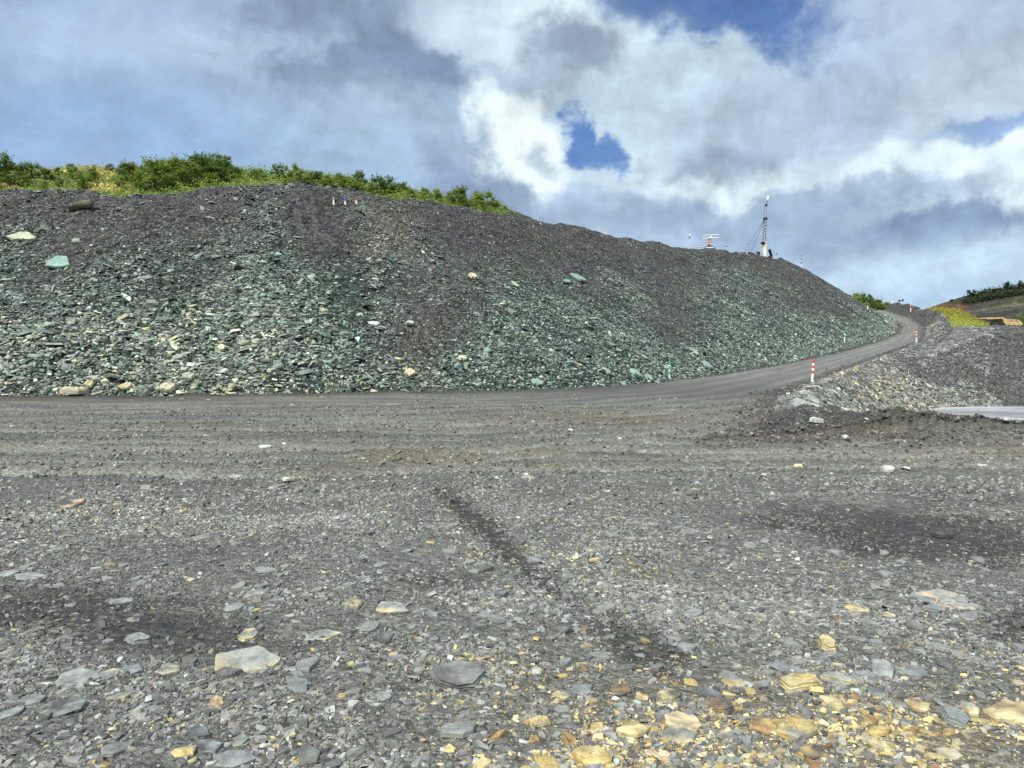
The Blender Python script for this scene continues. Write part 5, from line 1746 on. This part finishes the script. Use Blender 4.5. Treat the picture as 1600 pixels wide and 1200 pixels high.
# ---- slope radar: bars of antenna on an orange and white body
def radar():
    x, y, z = on_crest(1108, 1.2)
    m = y / F
    e = thing('slope_radar', 'white radar unit with long horizontal antenna bars and an orange body on the crest', 'radar', (x, y, z), 0)
    X = lambda px: (px - 1108) * m
    Z = lambda py: at(1108, py, y)[2] - z
    for px, py in ((1108, 367.2), (1108, 371.8)):
        bm = bmesh.new(); bm_box(bm, (X(px + .8), -.1 * m, Z(py)), (25 * m, 1.2 * m, 1.25 * m), Matrix.Rotation(-.06, 3, 'Y'), bev=.02); part('antenna_bar', bm, M_CREAM, e)
    bm = bmesh.new(); bm_box(bm, (X(1108.8), 1.4 * m, Z(369.6)), (5.4 * m, 3 * m, 6.2 * m), bev=.08); part('head', bm, M_WHITE, e)
    bm = bmesh.new(); bm_lathe(bm, [(1.2 * m, 0), (1.0 * m, 2.4 * m)], 10, (X(1107), 1 * m, Z(375.6))); part('neck', bm, M_DGREY, e)
    bm = bmesh.new(); bm_box(bm, (X(1107), 1 * m, Z(378)), (6.6 * m, 4 * m, 4.6 * m), bev=.08); bm_box(bm, (X(1109.4), 1 * m, Z(376.2)), (3 * m, 3.6 * m, 3 * m), bev=.06); part('body', bm, M_ORANGE, e)
    bm = bmesh.new(); bm_box(bm, (X(1107), 1 * m, Z(381)), (5.8 * m, 4.3 * m, 1.1 * m), bev=.03); part('stripe', bm, M_WHITE, e)
    bm = bmesh.new(); bm_lathe(bm, [(1.8 * m, -5 * m), (1.2 * m, 0)], 10, (X(1106.5), 1 * m, Z(381.6))); part('pedestal', bm, M_DGREY, e)
    for k, (px, yy) in enumerate(((1100, -2), (1114, -2), (1101, 4), (1113, 4))):
        bm = bmesh.new(); tube_mesh(bm, (X(1107), m, Z(383)), (X(px), yy * m, Z(386.5)), .05, .05, 6); tube_mesh(bm, (X(px), yy * m, Z(386.5)), (X(px), yy * m, -.1), .05, .07, 6); part('leg', bm, M_DGREY, e)
    bm = bmesh.new(); bm_box(bm, (X(1107), 1 * m, Z(387.3)), (14 * m, 6 * m, 1.8 * m), bev=.04); part('trailer', bm, M_WHITE, e)


radar()


def camera_pole():
    x, y, z = on_crest(1076, 1.0); m = y / F
    e = thing('camera_pole', 'slim pole with white dome and black camera on the crest left of the radar', 'pole', (x, y, z))
    Z = lambda py: at(1076, py, y)[2] - z
    bm = bmesh.new(); tube_mesh(bm, (0, 0, -.2), (0, 0, Z(370)), .05, .04, 8); part('pole', bm, M_GALV, e)
    bm = bmesh.new(); bm_lathe(bm, [(2.4 * m, 0), (2.4 * m, .7 * m), (1.7 * m, 1.7 * m), (.5 * m, 2.2 * m)], 14, (.5 * m, 0, Z(368))); part('dome', bm, M_WHITE, e)
    bm = bmesh.new(); bm_box(bm, (-.4 * m, 0, Z(371)), (1.3 * m, 1.6 * m, 3.2 * m), bev=.02); part('camera', bm, M_BLACK, e)
    bm = bmesh.new(); bm_box(bm, (.4 * m, 0, Z(377)), (1.6 * m, 1.4 * m, 2.6 * m), bev=.02); part('box', bm, M_WHITE, e)


camera_pole()


def small_sensor(px, top, label, name, wide, dome=False):
    x, y, z = on_crest(px, .8); m = y / F
    e = thing(name, label, 'sensor', (x, y, z))
    h = max(at(px, top, y)[2] - z, .3)
    bm = bmesh.new(); tube_mesh(bm, (0, 0, -.2), (0, 0, h), .03, .025, 6); part('pole', bm, M_GALV, e)
    bm = bmesh.new()
    if dome: bm_lathe(bm, [(.5 * m, -1.6 * m), (1.1 * m, -.8 * m), (1.0 * m, .2 * m), (.4 * m, .8 * m)], 12, (0, 0, h))
    else: bm_box(bm, (0, 0, h), (wide * m, .8 * m, .9 * m), bev=.02); bm_lathe(bm, [(.5 * m, 0), (.5 * m, m)], 8, (.6 * m, 0, h))
    part('head', bm, M_DGREY, e)


small_sensor(1133, 385, 'small dark T shaped weather sensor on the crest between radar and mast', 'weather_sensor', 4.2)
small_sensor(1211, 396, 'small round headed sensor on the crest right of the mast', 'round_sensor', 2, True)
# white crate beside the radar
x, y, z = on_crest(1090, 1.0); m = y / F
e = thing('equipment_case', 'low pale equipment case lying on the crest left of the radar', 'case', (x, y, z), .1)
bm = bmesh.new(); bm_box(bm, (0, 0, at(1090, 386, y)[2] - z), (10 * m, 4 * m, 2.6 * m), bev=.05); part('body', bm, M_CREAM, e)
bm = bmesh.new(); bm_box(bm, (0, 0, at(1090, 384.4, y)[2] - z), (10.4 * m, 4.3 * m, .5 * m), bev=.03); part('lid', bm, M_PINK, e)


def lamp_stand():
    Y = 150.0; x = (1406 - 800) / F * Y; z = float(ground_z(x, Y)[0])
    e = thing('light_stand', 'stand with two round dark lamps showing over the rubble wall beyond the ramp bend', 'lamp', (x, Y, z), -.1)
    zz = at(1406, 469.5, Y)[2] - z; m = Y / F
    bm = bmesh.new(); tube_mesh(bm, (0, 0, -.2), (0, 0, zz - .1), .05, .04, 8); part('pole', bm, M_GALV, e)
    bm = bmesh.new(); tube_mesh(bm, (-2.4 * m, 0, zz - .25), (2.4 * m, 0, zz - .15), .03, .03, 6); part('crossbar', bm, M_GALV, e)
    for s, dz in ((-2.4, -.05), (2.4, .05)):
        bm = bmesh.new(); bm_lathe(bm, [(.7 * m, .25), (1.5 * m, .1), (1.75 * m, -.08), (1.6 * m, -.12)], 14, (s * m, 0, zz + dz), 'Y'); part('lamp', bm, M_BLACK, e)


lamp_stand()


# ---- haul truck far off, half hidden by the rubble
def haul_truck():
    Y = 218.0; m = Y / F
    xc = (1557 - 800) / F * Y
    z = 7.0
    e = thing('haul_truck', 'yellow haul truck with a long overhanging tipping bed parked behind the rubble', 'truck', (xc, Y, z), 0.10)
    top = at(1557, 496.2, Y)[2] - z
    X = lambda px: (px - 1557) * m
    W = 5.4
    Zp = lambda py: at(1557, py, Y)[2] - z
    # bed: side profile run across the width
    prof = [(X(1527), Zp(498.3)), (X(1532), Zp(497.0)), (X(1554), Zp(496.3)), (X(1558), Zp(498.2)), (X(1564), Zp(500.2)), (X(1581), Zp(500.8)), (X(1586), Zp(504.5)), (X(1588.5), Zp(507.3)), (X(1583), Zp(509.3)), (X(1560), Zp(508.5)), (X(1556.5), Zp(505)), (X(1554), Zp(498.6)), (X(1529), Zp(499.8))]
    bm = bmesh.new()
    a = [bm.verts.new((px, -W / 2, pz)) for px, pz in prof]; b = [bm.verts.new((px, W / 2, pz)) for px, pz in prof]
    n = len(prof)
    fa = bm.faces.new(a); fb = bm.faces.new(b[::-1])
    for i in range(n):
        bm.faces.new((a[i], b[i], b[(i + 1) % n], a[(i + 1) % n]))
    bmesh.ops.triangulate(bm, faces=[fa, fb])
    bed = part('bed', bm, M_HAUL, e)
    bm = bmesh.new()
    bm_box(bm, (X(1572.5), -W / 2 - .08, Zp(501.0)), (17 * m, .16, .28), bev=.03)
    part('rail', bm, M_HAUL, bed)
    for px in (1563.5, 1572.8, 1580):
        bm = bmesh.new(); bm_box(bm, (X(px), -W / 2 - .09, Zp(504.6)), (.30, .18, 6.5 * m), bev=.03); part('rib', bm, M_HAUL, bed)
    bm = bmesh.new(); bm_box(bm, (X(1571), 0, Zp(500.4) + .02), (15 * m, W - .5, .5), bev=.2); part('load', bm, M_BEDIN, bed)
    # cab, radiator, deck, chassis
    bm = bmesh.new(); bm_box(bm, (X(1545), -1.2, 3.55), (2.0, 2.0, 1.9), bev=.1); cab = part('cab', bm, M_DGREY, e)  # shade under the bed canopy is put into the cab colour as dark grey
    bm = bmesh.new(); bm_box(bm, (X(1545), -2.22, 3.8), (1.5, .06, 1.0), bev=.03); part('window', bm, M_GLASS, cab)
    bm = bmesh.new(); bm_box(bm, (X(1545) - 1.02, -1.2, 3.8), (.06, 1.6, 1.0), bev=.03); part('windscreen', bm, M_GLASS, cab)
    bm = bmesh.new(); bm_box(bm, (X(1545), 0, 2.5), (2.8, 5.0, .25), bev=.05); part('deck', bm, M_DGREY, e)
    bm = bmesh.new(); bm_box(bm, (X(1540), 0, 1.75), (1.4, 2.6, 1.4), bev=.1); part('radiator', bm, M_DGREY, e)
    bm = bmesh.new(); bm_box(bm, (X(1560), 0, 1.7), (8.4, 1.5, .7), bev=.05); part('chassis', bm, M_DGREY, e)
    for px, yy in ((1544, -2.2), (1544, 2.2), (1575, -2.0), (1575, -.9), (1575, .9), (1575, 2.0)):
        bm = bmesh.new(); bm_lathe(bm, [(.75, -.42), (1.25, -.38), (1.35, -.25), (1.35, .25), (1.25, .38), (.75, .42)], 24, (X(px), yy, 1.35), 'Y')
        w = part('wheel', bm, M_BLACK, e)
        bm = bmesh.new(); bm_lathe(bm, [(.3, -.40), (.74, -.38), (.74, .38), (.3, .40)], 18, (X(px), yy, 1.35), 'Y'); part('rim', bm, M_HAUL, w)


haul_truck()
for o in list(bpy.data.meshes):
    if o.users == 0:
        bpy.data.meshes.remove(o)
